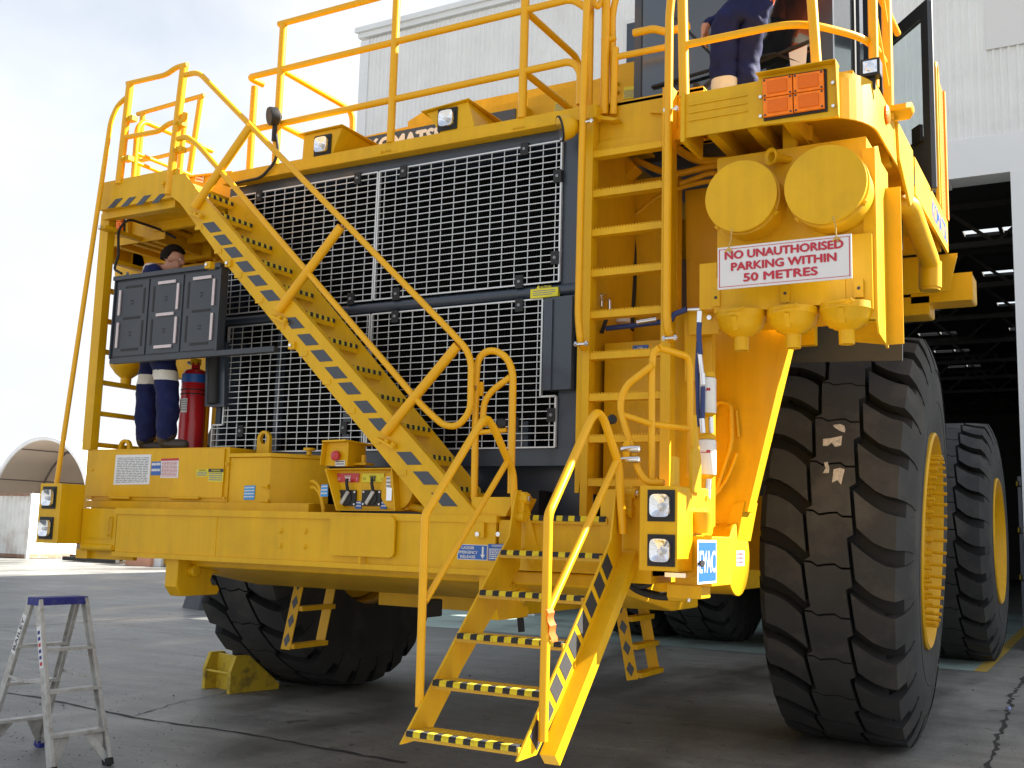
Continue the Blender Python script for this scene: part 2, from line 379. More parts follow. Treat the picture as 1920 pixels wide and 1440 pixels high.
# ---------------- wheels
def tyre_mesh():
    R = 1.795; base = R - 0.10; mb = MB()
    for s_ in (1, -1): mb.lathe([(s_ * a, r) for a, r in ((0.535, 1.655), (0.575, 1.56), (0.602, 1.36), (0.598, 1.12), (0.56, 0.93))], (0, 0, 0), (1, 0, 0), TYRE, 96, close=False)
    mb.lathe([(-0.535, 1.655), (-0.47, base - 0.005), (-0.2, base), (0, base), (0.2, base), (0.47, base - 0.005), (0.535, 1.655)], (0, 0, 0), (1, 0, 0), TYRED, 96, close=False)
    mb.lathe([(0.595, 1.22), (0.605, 1.23), (0.606, 1.25), (0.598, 1.26)], (0, 0, 0), (1, 0, 0), TYRE, 96, close=False)
    NP = 29; pitch = 2 * math.pi / NP
    def saw(x, t, a):
        """the circumferential grooves run in slanted steps, one per lug"""
        if x > 0: f = ((t - a) / pitch) % 1.0
        else: f = ((t - a - 0.1) / pitch) % 1.0
        w = abs(x) / 0.155 if abs(x) < 0.16 else max(0.0, 1 - (abs(x) - 0.185) / 0.12)
        return -0.05 * (f - 0.5) * w
    def block(us, lo, hi, phase, a0, K=5):
        nu = len(us)
        top = []; bot = []
        for i, (x, r, dep) in enumerate(us):
            for k in range(K):
                t = phase + lo[i] + (hi[i] - lo[i]) * k / (K - 1)
                xx = x + saw(x, t + (1e-4 if k == 0 else -1e-4 if k == K - 1 else 0), a0)
                top.append((xx, r, t)); bot.append((xx - (0.0 if abs(x) < 0.45 else math.copysign(dep * 0.75, x)), r - (dep if abs(x) < 0.45 else dep * 0.5), t))
        cv = lambda q: (q[0], -q[1] * math.cos(q[2]), q[1] * math.sin(q[2]))
        T_ = [cv(q) for q in top]; B_ = [cv(q) for q in bot]; n0 = len(T_)
        fs = []
        for i in range(nu - 1):
            for k in range(K - 1):
                fs.append([i * K + k, (i + 1) * K + k, (i + 1) * K + k + 1, i * K + k + 1])
        mb.add(T_, fs, TYRE)
        ring = [(i, 0) for i in range(nu)] + [(nu - 1, k) for k in range(1, K)] + [(i, K - 1) for i in range(nu - 2, -1, -1)] + [(0, k) for k in range(K - 2, 0, -1)]
        idx = [i * K + k for i, k in ring]; vs = [T_[i] for i in idx] + [B_[i] for i in idx]; q = len(idx)
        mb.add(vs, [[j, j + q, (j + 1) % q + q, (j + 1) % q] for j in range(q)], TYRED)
    gz = [0.0, 0.0, -0.028, -0.012, -0.004, -0.032, -0.028]
    xs = [-0.155, -0.11, -0.07, -0.01, 0.05, 0.09, 0.155]
    for p in range(NP):
        a = p * pitch
        us = [(x, R + 0.015, 0.10) for x in xs]
        gap = 0.016 / R
        block(us, [z / R + gap / 2 for z in gz], [z / R + pitch - gap / 2 for z in gz], a + pitch * 0.42, a, 13)
        for sgn in (1, -1):
            U = []; lo = []; hi = []
            for i, x in enumerate([0.185, 0.25, 0.32, 0.40, 0.485, 0.532, 0.568, 0.592]):
                rr = [R + .014, R + .012, R + .008, R + .004, R - .004, R - .09, R - .19, R - .28][i]
                dep = [0.10, 0.10, 0.10, 0.10, 0.10, 0.07, 0.035, 0.004][i]
                t = min(1.0, (x - 0.185) / 0.30)
                gg = -0.16 * (1 - (1 - t) ** 1.8)
                gp = [.11, .12, .125, .13, .135, .13, .11, .05][i]
                U.append((sgn * x, rr, dep)); lo.append(sgn * gg / R + gp / 2 / R); hi.append(sgn * gg / R + pitch - gp / 2 / R)
            if sgn < 0:
                U.reverse(); lo.reverse(); hi.reverse()
            block(U, lo, hi, a + (0 if sgn > 0 else 0.1), a)
    me = mb.mesh('tyre')
    bm = bmesh.new(); bm.from_mesh(me); bmesh.ops.recalc_face_normals(bm, faces=bm.faces); bm.to_mesh(me); bm.free()
    me.set_sharp_from_angle(angle=R_(35))
    return me
def rim_mesh():
    mb = MB()
    mb.lathe([(-0.50, 0.93), (-0.52, 0.98), (-0.49, 0.97), (-0.44, 0.90), (-0.2, 0.86), (0.0, 0.855), (0.30, 0.87), (0.50, 0.90), (0.55, 0.955), (0.59, 0.955), (0.605, 0.935), (0.56, 0.91), (0.44, 0.855), (0.36, 0.84), (0.36, 0.825), (0.47, 0.81), (0.47, 0.68), (0.33, 0.64), (0.33, 0.585), (0.345, 0.55), (0.345, 0.12), (0.40, 0.11), (0.40, 0.0)], (0, 0, 0), (1, 0, 0), YEL, 64, close=False)
    mb.lathe([(-0.35, 0.86), (-0.35, 0.0)], (0, 0, 0), (1, 0, 0), YEL, 48, close=False)
    return mb.mesh('rim')
def stud_mesh():
    mb = MB()
    mb.lathe([(0, 0.03), (0.035, 0.03), (0.036, 0.014), (0.15, 0.014), (0.152, 0.0)], (0.0, 0, 0), (1, 0, 0), YEL, 8)
    return mb.mesh('stud')
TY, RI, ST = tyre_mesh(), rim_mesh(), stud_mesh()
def wheel(X, Y, outer, camber, steer, label, z=1.793, studs=True):
    e = bpy.data.objects.new('wheel', None); COL.objects.link(e); e.empty_display_size = 0.3
    e.parent = T; e.matrix_parent_inverse = Matrix.Translation(-T.location); e['label'] = label
    M = Matrix.Translation((X, Y, z)) @ Matrix.Rotation(steer, 4, 'Z') @ Matrix.Rotation(camber, 4, 'Y')
    if outer < 0: M = M @ Matrix.Rotation(math.pi, 4, 'Z')
    e.matrix_basis = M
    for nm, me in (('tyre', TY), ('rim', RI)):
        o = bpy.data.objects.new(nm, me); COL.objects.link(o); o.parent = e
    if studs:
        for rad, k, x0 in ((0.745, 40, 0.47), (0.48, 24, 0.345)):
            for i in range(k):
                a = 2 * math.pi * i / k
                o = bpy.data.objects.new('stud', ST); COL.objects.link(o); o.parent = e
                o.location = (x0, rad * math.cos(a), rad * math.sin(a)); o.scale = (1.2, 1.1, 1.1)
    return e
CX = -4.7
w1 = wheel(-1.985, 10.14, 1, 0.05, 0.052, 'front wheel on the right with paper scraps on its tread')
w2 = wheel(-7.86, 9.78, -1, -0.05, 0.06, 'front wheel on the left behind the yellow chock', studs=False)
wheel(-2.10, 18.0, 1, 0, 0, 'rear outer wheel standing on the green floor', studs=False)
wheel(-3.40, 18.0, 1, 0, 0, 'rear inner wheel on the right', studs=False)
wheel(2 * CX + 2.10, 18.0, -1, 0, 0, 'rear outer wheel on the left', studs=False)
wheel(2 * CX + 3.40, 18.0, -1, 0, 0, 'rear inner wheel on the left', studs=False)
# torn paper labels on the tread
bpy.context.view_layer.update()
SCRAP = mat('torn_paper', (0.55, 0.50, 0.44), 0.6, vary=0.3, vscale=40)
def scrap(poly):
    mb = MB(); vs = []
    for x, y in poly:
        # meet the tread cylinder of the front wheel
        lo, hi = 7.6, 9.6
        Mi = w1.matrix_world.inverted()
        for _ in range(40):
            md = (lo + hi) / 2; q = Mi @ at(x, y, Y=md)
            if math.hypot(q.y, q.z) > 1.795 + 0.019: lo = md
            else: hi = md
        vs.append(at(x, y, Y=lo))
    c = sum(vs, Vector()) / len(vs)
    mb.add([c] + vs, [[0, i + 1, (i + 1) % len(vs) + 1] for i in range(len(vs))], SCRAP)
    o = mb.build('paper_scrap'); o.parent = w1; o.matrix_parent_inverse = w1.matrix_world.inverted(); return o
scrap([(1562, 797), (1575, 795), (1583, 798), (1585, 805), (1584, 811), (1575, 808), (1564, 801)])
scrap([(1543, 823), (1560, 821), (1579, 817), (1577, 835), (1566, 838), (1559, 830), (1552, 836), (1543, 836)])
scrap([(1545, 867), (1552, 866), (1555, 878), (1554, 887), (1543, 887), (1548, 878)])
scrap([(1563, 880), (1575, 877), (1584, 880), (1580, 895), (1577, 909), (1570, 900), (1560, 905), (1562, 890)])

# ---------------- bumper
YB = 5.7
mb = MB()
zb, zt = 1.50, 1.83
mb.prism([(-6.66, YB, zb), (-3.3, YB, zb), (-3.3, YB + .9, zb), (-6.66, YB + .9, zb)], (0, 0, zt - zb), YEL)
mb.box(-6.67, -3.29, YB - .02, YB + .1, zb - .03, zb + .004, YEL)              # lower lip
mb.box(-6.67, -3.29, YB - .012, YB + .1, zt - .04, zt + .005, YEL)             # upper lip
mb.box(-7.05, -6.664, YB, YB + .9, 1.515, zt, YEL)                             # end box
mb.box(-3.29, -2.28, YB + .02, YB + .9, zb + .01, zt - .02, YEL)               # recess behind the stairs
mb.box(-2.6, -2.28, YB, YB + .5, 1.47, 2.0, YEL)
mb.tube([(-7.03, YB + .01, 1.53), (-6.68, YB + .01, 1.53)], 0.03, YEL)
for x in (-5.62, -4.28): mb.tube([(x, YB - .001, zb), (x, YB - .001, zt - .04)], .006, YEL, n=6)
bump = mb.build('bumper', T, 0.008)
mb = MB(); mb.box(-6.98, -6.70, YB - .008, YB, 1.60, 1.77, YEL); hp = mb.build('hatch_plate', bump, 0.004)
mb = MB(); mb.tube([(-6.72, YB - .01, 1.62), (-6.72, YB - .03, 1.63), (-6.72, YB - .03, 1.755), (-6.72, YB - .01, 1.765)], 0.006, YEL, n=6); mb.build('handle', bump)
for x, y in ((1580, 105), (1718, 108), (1578, 188), (1715, 192)):
    p = at(x / 3, y / 3 + 960, Y=YB); mb = MB()
    mb.lathe([(0, 0.024), (0.004, 0.022), (0.005, 0.014), (0.014, 0.013), (0.015, 0.0)], (p.x, YB, p.z), (0, -1, 0), YEL, 10); mb.build('bolt', bump)
for x, y in ((768, 125), (885, 125)):
    p = at(x / 3 + 640, y / 3 + 960, Y=YB - .03); mb = MB()
    mb.lathe([(0, 0.016), (0.012, 0.015), (0.013, 0.0)], (p.x, YB - .03, p.z), (0, -1, 0), CHROME, 8); mb.build('bolt', bump)
mb = MB(); pY(mb, [(892, 980), (907, 980), (907, 1008), (892, 1008)], YB - .03, 0.03, YEL); mb.build('bracket', bump, .003)
# blank number plate panel
mb = MB()
a = at(620, 966, Y=YB - .03); c = at(738, 1046, Y=YB - .03)
x0, x1, z1, z0 = a.x, c.x, a.z, c.z; r = .035; poly = []
for cx_, cz_, s in ((x1 - r, z1 - r, 0), (x0 + r, z1 - r, 1), (x0 + r, z0 + r, 2), (x1 - r, z0 + r, 3)):
    for k in range(5):
        t = (s + k / 4) * math.pi / 2; poly.append((cx_ + r * math.cos(t), YB - .035, cz_ + r * math.sin(t)))
mb.prism(poly, (0, .02, 0), YEL); plate = mb.build('cover_plate', T, .004)
mb = MB(); p = at(676, 1053, Y=YB - .03); mb.tube([(p.x, YB - .04, p.z + .03), (p.x, YB - .04, p.z - .012)], .011, YEL); mb.build('latch', plate)
# under structure: cross beam, skid, tow hooks
mb = MB()
mb.prism([(-6.3, 5.86, 1.5), (-6.3, 5.86, 1.42), (-6.3, 6.9, 1.24), (-6.3, 7.4, 1.24), (-6.3, 7.4, 1.5)], (3.7, 0, 0), YEL)
mb.box(-5.4, -4.0, 7.4, 16.5, 1.1, 1.9, YEL)
mb.box(-7.3, -2.2, 9.7, 10.5, 1.45, 2.1, YEL)
mb.box(-6.4, -2.9, 16.9, 19.0, 1.3, 2.4, YEL)
mb.box(-6.6, -2.85, 7.5, 16, 2.6, 3.9, NAVY)
chas = mb.build('chassis', T, .01)
for xs in (-6.12, -3.42):
    mb = MB()
    q = [(0.0, 1.5), (0.0, 1.27), (0.06, 1.2), (0.42, 1.2), (0.44, 1.235), (0.42, 1.27), (0.36, 1.275), (0.34, 1.31), (0.36, 1.36), (0.6, 1.36), (0.6, 1.5)]
    mb.prism([(xs, 5.72 + y, z) for y, z in q], (.12, 0, 0), YEL)
    mb.lathe([(0, .045), (.05, .045), (.052, .03)], (xs + .12, 5.86, 1.385), (1, 0, 0), YEL, 16)
    mb.build('tow_hook', T, .008)
mb = MB(); mb.box(-7.12, -6.99, 5.72, 5.78, 1.44, 1.51, YEL); mb.box(-6.99, -6.52, 5.76, 5.80, 1.44, 1.50, YEL); mb.build('tie_bar', T, .004)

# ---------------- headlights
def headlight(parent, c, w, h):
    mb = MB(); x, y, z = c
    mb.box(x - w / 2, x + w / 2, y - .006, y + .03, z - h / 2, z + h / 2, BLACK)
    mb.box(x - w / 2 + .012, x + w / 2 - .012, y - .009, y + .002, z - h / 2 + .012, z + h / 2 - .012, BLACK)
    o = mb.build('headlight', parent, .006)
    vs = []; poly = []
    for k in range(28):
        t = 2 * math.pi * k / 28; e = 0.45
        poly.append((x + math.copysign(abs(math.cos(t)) ** e, math.cos(t)) * w * .385, y, z + math.copysign(abs(math.sin(t)) ** e, math.sin(t)) * h * .385))
    l_ = MB(); c0 = Vector((x, y + .012, z)); rings = [1.0, .94, .72, .42, .16]; dy = [-.012, -.034, -.028, -.017, -.013]
    for rr, d in zip(rings, dy):
        vs += [(x + (p[0] - x) * rr, y + d, z + (p[2] - z) * rr) for p in poly]
    n = 28; fs = [[i * n + k, i * n + (k + 1) % n, (i + 1) * n + (k + 1) % n, (i + 1) * n + k] for i in range(4) for k in range(n)]
    l_.add(vs, fs + [list(range(4 * n, 5 * n))], LENS, True)
    l_.lathe([(0, .014), (.022, .013), (.026, .009), (.027, 0)], (x, y - .012, z - .004), (0, -1, 0), PAPER, 14)
    ln = l_.build('lens', parent); return o
def lightbox(x0, x1, label, lam):
    mb = MB(); mb.box(x0, x1, 5.5, 5.74 if x0 > -4 else YB + .02, 1.552, 2.012, YEL)
    o = mb.build('headlight_housing', T, .006, label)
    for px_, py_ in lam:
        p = at(px_, py_, Y=5.5); headlight(o, (p.x, 5.5, p.z), .158, .172)
    return o
lightbox(-7.317, -7.068, 'headlight box at the left end of the bumper', ((93, 933), (87, 990)))
lightbox(-2.27, -2.05, 'headlight box at the right end of the bumper', ((1240, 948), (1240, 1032)))

# ---------------- deck boxes on the bumper
def label_plate(name, parent, px4, Y, back, rows, ink, head=None, title=None, tink=None, thick=.003):
    """flat printed label: four photo corners, on plane Y; rows of illegible print as thin dashes"""
    mb = MB(); q = [at(x, y, Y=Y) for x, y in px4]     # tl tr br bl
    mb.prism([(v.x, v.y - thick, v.z) for v in q], (0, thick, 0), back)
    f = lambda u, v: q[0].lerp(q[1], u).lerp(q[3].lerp(q[2], u), v) + Vector((0, -thick - .0012, 0))
    def strip(u0, u1, v0, v1, M): mb.quad(f(u0, v1), f(u1, v1), f(u1, v0), f(u0, v0), M)
    if head: strip(0, 1, 0, head[0], head[1])
    rnd = random.Random(len(rows) if not isinstance(rows, int) else rows)
    for k in range(rows if isinstance(rows, int) else 0):
        v0 = (head[0] if head else .04) + .06 + (0.9 - (head[0] if head else .04)) * k / rows
        u = .06
        while u < .92:
            w = rnd.uniform(.04, .16)
            strip(u, min(.94, u + w), v0, v0 + .36 / rows, ink); u += w + .025
    if title:
        c = f(.5, (head[0] / 2 if head else .5)) + Vector((0, -.0008, 0))
        mb.text(title, c, q[1] - q[0], q[0] - q[3], (q[0] - q[3]).length * (head[0] * .6 if head else .4), tink or INK, width=(q[1] - q[0]).length * .6, bold=.02)
    return mb.build(name, parent)
mb = MB()
mb.box(-7.36, -5.78, 5.95, 6.3, 1.90, 2.312, YEL)
mb.box(-7.33, -5.82, 5.935, 5.952, 1.93, 2.30, YEL)
mb.box(-7.30, -4.95, 5.90, 5.97, 1.838, 1.895, YEL); mb.box(-7.28, -4.96, 5.96, 6.28, 1.80, 1.9, YEL)
sb = mb.build('storage_box', T, .008)
for a in ((1040, 1163), (1330, 1420)): pass
for x0, x1 in ((205, 243), (320, 373)):
    p = at(x0, 933, Y=5.93); q = at(x1, 934, Y=5.93); mb = MB(); mb.tube([p, q], .012, YEL, n=8); mb.build('hinge', sb)
for x, y in ((173, 881), (425, 870), (170, 932), (420, 934)):
    p = at(x, y, Y=5.935); mb = MB(); mb.lathe([(0, .012), (.008, .011), (.009, 0)], p, (0, -1, 0), YEL, 8); mb.build('bolt', sb)
label_plate('service_chart', sb, [(218, 853), (284, 852), (280, 908), (213, 909)], 5.935, PAPER, 15, GREYINK)
label_plate('blue_label', sb, [(285, 866), (303, 865), (302, 891), (283, 891)], 5.935, BLUEL, 2, PAPER)
label_plate('warning_label', sb, [(303, 860), (336, 859), (334, 896), (301, 896)], 5.935, PAPER, 11, REDINK, head=(.12, REDINK))
label_plate('caution_label', sb, [(369, 880), (391, 879), (389, 894), (368, 894)], 5.935, YLAB, 3, GREYINK, head=(.3, YLAB), title='CAUTION')
label_plate('warning_label', sb, [(392, 879), (420, 879), (418, 904), (390, 903)], 5.935, YLAB, 4, GREYINK, head=(.26, INK), title='WARNING', tink=YLAB)
mb = MB()
# battery box with lid
a = at(435, 858, Y=5.97); b = at(516, 855, Y=5.97)
mb.prism([(-5.78, 5.96, 1.9), (-5.38, 5.96, 1.9), (-5.1, 6.30, 1.9), (-5.78, 6.30, 1.9)], (0, 0, .335), YEL)
bb = mb.build('battery_box', T, .006)
mb = MB(); mb.prism([(-5.79, 5.945, 2.236), (-5.372, 5.945, 2.236), (-5.085, 6.305, 2.236), (-5.79, 6.305, 2.236)], (0, 0, .028), YEL); mb.build('lid', bb, .004)
def eye(x, y, z, w, parent, name='lifting_eye', h=.19):
    mb = MB(); out_ = [(x - w / 2, z)] + [(x + w / 2 * math.cos(t), z + h - w / 2 + w / 2 * math.sin(t)) for t in [math.pi * (1 - k / 14) for k in range(15)]] + [(x + w / 2, z)]
    n = len(out_); cz = z + h - w / 2
    inn = [(x + w * .26 * math.cos(2 * math.pi * k / 24), cz + w * .33 * math.sin(2 * math.pi * k / 24)) for k in range(24)]
    # ring of quads between a resampled outline and the hole
    outl = []
    for k in range(24):
        t = 2 * math.pi * k / 24; c_, s_ = math.cos(t), math.sin(t)
        if s_ >= 0: outl.append((x + w / 2 * c_, cz + w / 2 * s_))
        else:
            kx = (w / 2) / max(abs(c_), 1e-6); kz = (cz - z) / max(abs(s_), 1e-6); kk = min(kx, kz); outl.append((x + kk * c_, cz + kk * s_))
    F = [(p[0], y, p[1]) for p in outl] + [(p[0], y, p[1]) for p in inn]; B = [(p[0], y + .03, p[2]) for p in F]
    fs = []
    for k in range(24):
        k2 = (k + 1) % 24
        fs += [[k, k2, 24 + k2, 24 + k], [48 + k2, 48 + k, 72 + k, 72 + k2], [k2, k, 48 + k, 48 + k2], [24 + k, 24 + k2, 72 + k2, 72 + k]]
    mb.add(F + B, fs, YEL); return mb.build(name, parent)
p = at(492, 852, Y=6.15); eye(p.x, 6.15, 2.262, .125, bb)
p = at(232, 842, Y=6.12); eye(p.x, 6.12, 2.31, .14, sb, h=.10)
mb = MB(); mb.lathe([(0, .02), (.03, .02), (.031, .045), (.05, .045)], (-5.18, 6.15, 2.262), (0, 0, 1), YEL, 12); mb.build('filler_cap', bb)
label_plate('blue_label', bb, [(459, 911), (479, 910), (477, 937), (457, 937)], 5.958, SKYL, 4, PAPER)
for z in (.0, .045):
    p = at(490, 912 + z * 620, Y=5.94); mb = MB(); mb.tube([p, p + Vector((.06, 0, .0)), p + Vector((.075, -.004, -.01))], .009, YEL, n=6); mb.lathe([(0, .016), (.02, .016)], p + Vector((.05, 0, 0)), (1, 0, 0), YEL, 6); mb.build('latch', bb)
for k in (0, 1):
    p = at(584, 903 + 11 * k, Y=6.0); mb = MB()
    mb.tube([p, p + Vector((.06, -.03, 0)), p + Vector((.13, -.05, -.05)), p + Vector((.17, -.05, -.2))], .014, YEL, bend=.05, n=8); mb.build('conduit', bb)
# isolator box
mb = MB(); Yi = 5.78
fr = [(609, 879), (735, 877), (741, 958), (630, 957)]
q = [at(x, y, Y=Yi) for x, y in fr]
back = [v + Vector((0, .10, 0)) for v in q]; cen = sum(q, Vector()) / 4
# open-fronted tray: four tapering walls and a recessed face
o4 = q; i4 = [cen + (v - cen) * .965 for v in q]; r4 = [cen + Vector(((v.x - cen.x) * .86, .075, (v.z - cen.z) * .90)) for v in q]
for k in range(4):
    k2 = (k + 1) % 4
    mb.quad(o4[k], o4[k2], i4[k2], i4[k], YEL); mb.quad(i4[k], i4[k2], r4[k2], r4[k], YEL)
    mb.quad(o4[k2], o4[k], o4[k] + Vector((0.02, .22, 0)), o4[k2] + Vector((0.02, .22, 0)), YEL)
mb.quad(r4[3], r4[2], r4[1], r4[0], YEL)
mb.lathe([(0, .135), (.24, .135)], (q[1].x + .0, Yi + .06, (q[1].z + q[2].z) / 2), (0.02, 1, 0), YEL, 24)
iso = mb.build('isolator_box', T, .003)
Yf = Yi + .070
for x, lab_, lc, tc_, ttl in ((651, 'switch_label', RED, PAPER, 'MASTER'), (698, 'switch_label', YLAB, INK, 'STARTER')):
    a, b = (at(x - 18, 887.5, Y=Yf), at(x + 22, 904, Y=Yf)); mb = MB()
    mb.box(a.x, b.x, Yf - .003, Yf, b.z, a.z, lc)
    cx_ = (a.x + b.x) / 2
    mb.text(ttl, (cx_, Yf - .005, a.z - .022), XD, ZD, .012, tc_, width=.055, bold=.02)
    mb.text('O', (a.x + .02, Yf - .005, b.z + .022), XD, ZD, .02, tc_); mb.text('I', (b.x - .015, Yf - .005, b.z + .022), XD, ZD, .02, tc_)
    mb.box(cx_ - .02, cx_ + .02, Yf - .006, Yf - .0035, b.z + .006, b.z + .034, tc_)
    mb.box(cx_ - .012, cx_ + .012, Yf - .0075, Yf - .005, b.z + .014, b.z + .026, lc)
    mb.build(lab_, iso)
    a, b = (at(x - 17, 919, Y=Yf), at(x + 17, 949, Y=Yf)); mb = MB(); cz = (a.z + b.z) / 2; cx_ = (a.x + b.x) / 2
    mb.box(a.x, b.x, Yf - .012, Yf, b.z, a.z, BLACK); mb.lathe([(0, .05), (.006, .048)], (cx_, Yf - .012, cz), (0, -1, 0), BLACK, 20)
    for sx in (0, 1):
        for sz in (0, 1): mb.lathe([(0, .008), (.003, .007)], (a.x + .012 + sx * (b.x - a.x - .024), Yf - .012, b.z + .012 + sz * (a.z - b.z - .024)), (0, -1, 0), PAPER, 8)
    sw = mb.build('isolator_switch', iso)
    mb = MB(); mb.bar((cx_ - .03, Yf - .026, cz - .04), (cx_ + .028, Yf - .026, cz + .045), .024, .012, ALU, up=(0, 1, 0)); 
    mb.tube([(cx_ + .025, Yf - .03, cz + .05), (cx_ + .02, Yf - .04, cz + .10), (cx_ + .018, Yf - .035, cz + .13)], .011, BLACK, n=8); mb.build('switch_key', iso)
for x in (672, 719):
    label_plate('blue_label', iso, [(x - 6, 940), (x + 6, 940), (x + 6, 954), (x - 6, 953.5)], Yf, BLUEL, 2, PAPER)
label_plate('white_label', iso, [(725, 894), (732, 893), (735, 919), (724, 917)], Yf - .006, PAPER, 3, GREYINK)
mb = MB(); p = at(731, 926, Y=Yf - .01); mb.box(p.x - .022, p.x + .022, Yf - .02, Yf, p.z - .045, p.z + .04, CHROME); mb.build('latch', iso, .006)
label_plate('blue_label', iso, [(603, 909), (615, 908), (615, 931), (601, 931)], Yi + .04, SKYL, 3, PAPER)
# emergency stop hood
mb = MB()
Yh = 5.83
w_ = [at(613, 831, Y=Yh), at(654, 829, Y=Yh), at(651, 874, Y=Yh), at(608, 873, Y=Yh)]
mb.prism([v for v in w_], (0, .2, 0), YEL); 
mb.prism([w_[0] + Vector((-.006, -.05, .004)), w_[1] + Vector((.008, -.05, .004)), w_[1] + Vector((.05, .22, -.01)), w_[0] + Vector((-.006, .22, -.01))], (0, 0, .012), YEL)
mb.prism([w_[0] + Vector((-.004, -.045, 0)), w_[0] + Vector((-.004, 0, 0)), w_[3] + Vector((-.004, 0, 0)), w_[3] + Vector((-.004, -.045, 0))], (.006, 0, 0), YEL)
es = mb.build('stop_button_box', T, .003)
mb = MB(); p = at(634, 855, Y=Yh); mb.lathe([(0, .02), (.02, .02), (.021, .036), (.04, .034), (.046, .02), (.047, 0)], p, (0, -1, 0), RED, 20); mb.build('stop_button', es)
label_plate('white_label', es, [(629, 864), (647, 863), (647, 874), (629, 874)], Yh - .001, PAPER, 2, INK)
mb = MB(); p = at(672, 870, Y=5.95); mb.box(p.x - .1, p.x + .1, 5.9, 6.0, p.z - .01, p.z + .006, YEL); mb.lathe([(0, .018), (.06, .018)], (p.x + .06, 5.93, p.z), (0, 0, 1), YEL, 8); mb.build('bracket', T)
mb = MB(); p = at(764, 895, Y=5.9); r_ = at(764, 948, Y=5.9)
mb.tube([at(752, 880, Y=5.9), p, r_, at(800, 957, Y=5.9)], .026, YEL, bend=.05)
for v in (p, r_): mb.lathe([(-.03, .036), (.03, .036)], v, (0, 0, 1), YEL, 10)
mb.build('conduit', T)
# emergency release label
mb = MB(); q = [at(859, 1020, Y=YB), at(915, 1020, Y=YB), at(915, 1051, Y=YB), at(859, 1051, Y=YB)]
mb.box(q[0].x, q[1].x, YB - .004, YB, q[2].z, q[0].z, PAPER); mb.box(q[0].x + .004, q[1].x - .004, YB - .0055, YB - .004, q[2].z + .004, q[0].z - .004, BLUEL)
W_ = q[1].x - q[0].x; H_ = q[0].z - q[2].z
for k, t in enumerate(('LADDER', 'EMERGENCY', 'RELEASE')):
    mb.text(t, (q[0].x + W_ * .36, YB - .007, q[0].z - H_ * (.22 + .29 * k)), XD, ZD, H_ * .18, PAPER, width=W_ * (.42, .64, .5)[k], bold=.03)
ax_ = q[0].x + W_ * .85
mb.box(ax_ - .006, ax_ + .006, YB - .007, YB - .0055, q[2].z + H_ * .35, q[0].z - H_ * .12, PAPER)
mb.prism([(ax_ - .016, YB - .0072, q[2].z + H_ * .36), (ax_ + .016, YB - .0072, q[2].z + H_ * .36), (ax_, YB - .0072, q[2].z + H_ * .1)], (0, .0015, 0), PAPER)
mb.build('release_label', bump)
label_plate('blue_label', bump, [(916, 1020), (950, 1020), (950, 1051), (916, 1051)], YB, BLUEL, 6, PAPER, head=(.22, BLUEL), title='WARNING', tink=PAPER)
# ---------------- radiator
YG = 6.25
mb = MB()
Zt, Zm1, Zm2, Zb = 4.41, 3.42, 3.31, 2.30
XA, XB, XC = -6.23, -4.73, -3.185
mb.box(-6.28, -3.04, YG + .03, YG + .10, 4.41, 4.50, NAVY)         # top rail
mb.box(-3.185, -3.04, YG + .03, YG + .10, 2.295, 4.41, NAVY)        # right stile
mb.box(-6.28, -6.23, YG + .03, YG + .10, 2.295, 4.41, NAVY)
mb.box(-6.23, -3.185, YG + .03, YG + .10, 3.325, 3.405, NAVY)      # middle rail
mb.box(-6.28, -3.04, YG + .03, YG + .10, 2.18, 2.295, NAVY)        # bottom rail
mb.tube([(-6.25, YG + .035, 3.365), (-3.06, YG + .035, 3.365)], .042, NAVY)
mb.box(-6.28, -3.04, YG + .3, YG + .45, 1.7, 2.2, NAVY); mb.box(-6.275, -3.045, YG + .10, YG + .8, 4.43, 4.50, NAVY); mb.box(-6.275, -3.045, YG + .36, YG + .4, 2.2, 4.43, BLACK)
mb.box(-6.3, -6.28, YG + .05, YG + .9, 2.0, 4.5, NAVY); mb.box(-3.04, -3.03, YG + .05, YG + .9, 2.0, 4.5, NAVY)
mb.box(-4.16, -3.35, YG + .1, YG + .3, 1.84, 2.02, BLACK)
rad = mb.build('radiator_frame', T, .006)
mb = MB(); mb.box(-6.23, -3.19, YG + .28, YG + .34, 2.295, 4.41, CORE)
for k in range(150): x = -6.21 + k * .0202; mb.box(x, x + .006, YG + .262, YG + .28, 2.3, 4.4, CORE)
for k in range(30): z = 2.33 + k * .07; mb.box(-6.22, -3.2, YG + .255, YG + .263, z, z + .006, CORE)
mb.build('radiator_core', rad)
mb = MB()
for x0, x1, z0, z1 in ((-5.82, -5.77, 2.3, 3.32), (-4.95, -4.87, 2.3, 2.9), (-5.12, -5.05, 2.3, 2.65), (-6.02, -5.96, 2.3, 2.42), (-3.62, -3.5, 2.3, 2.5)):
    mb = MB(); mb.box(x0, x1, YG + .2, YG + .25, z0, z1, NAVY); mb.build('brace', rad)
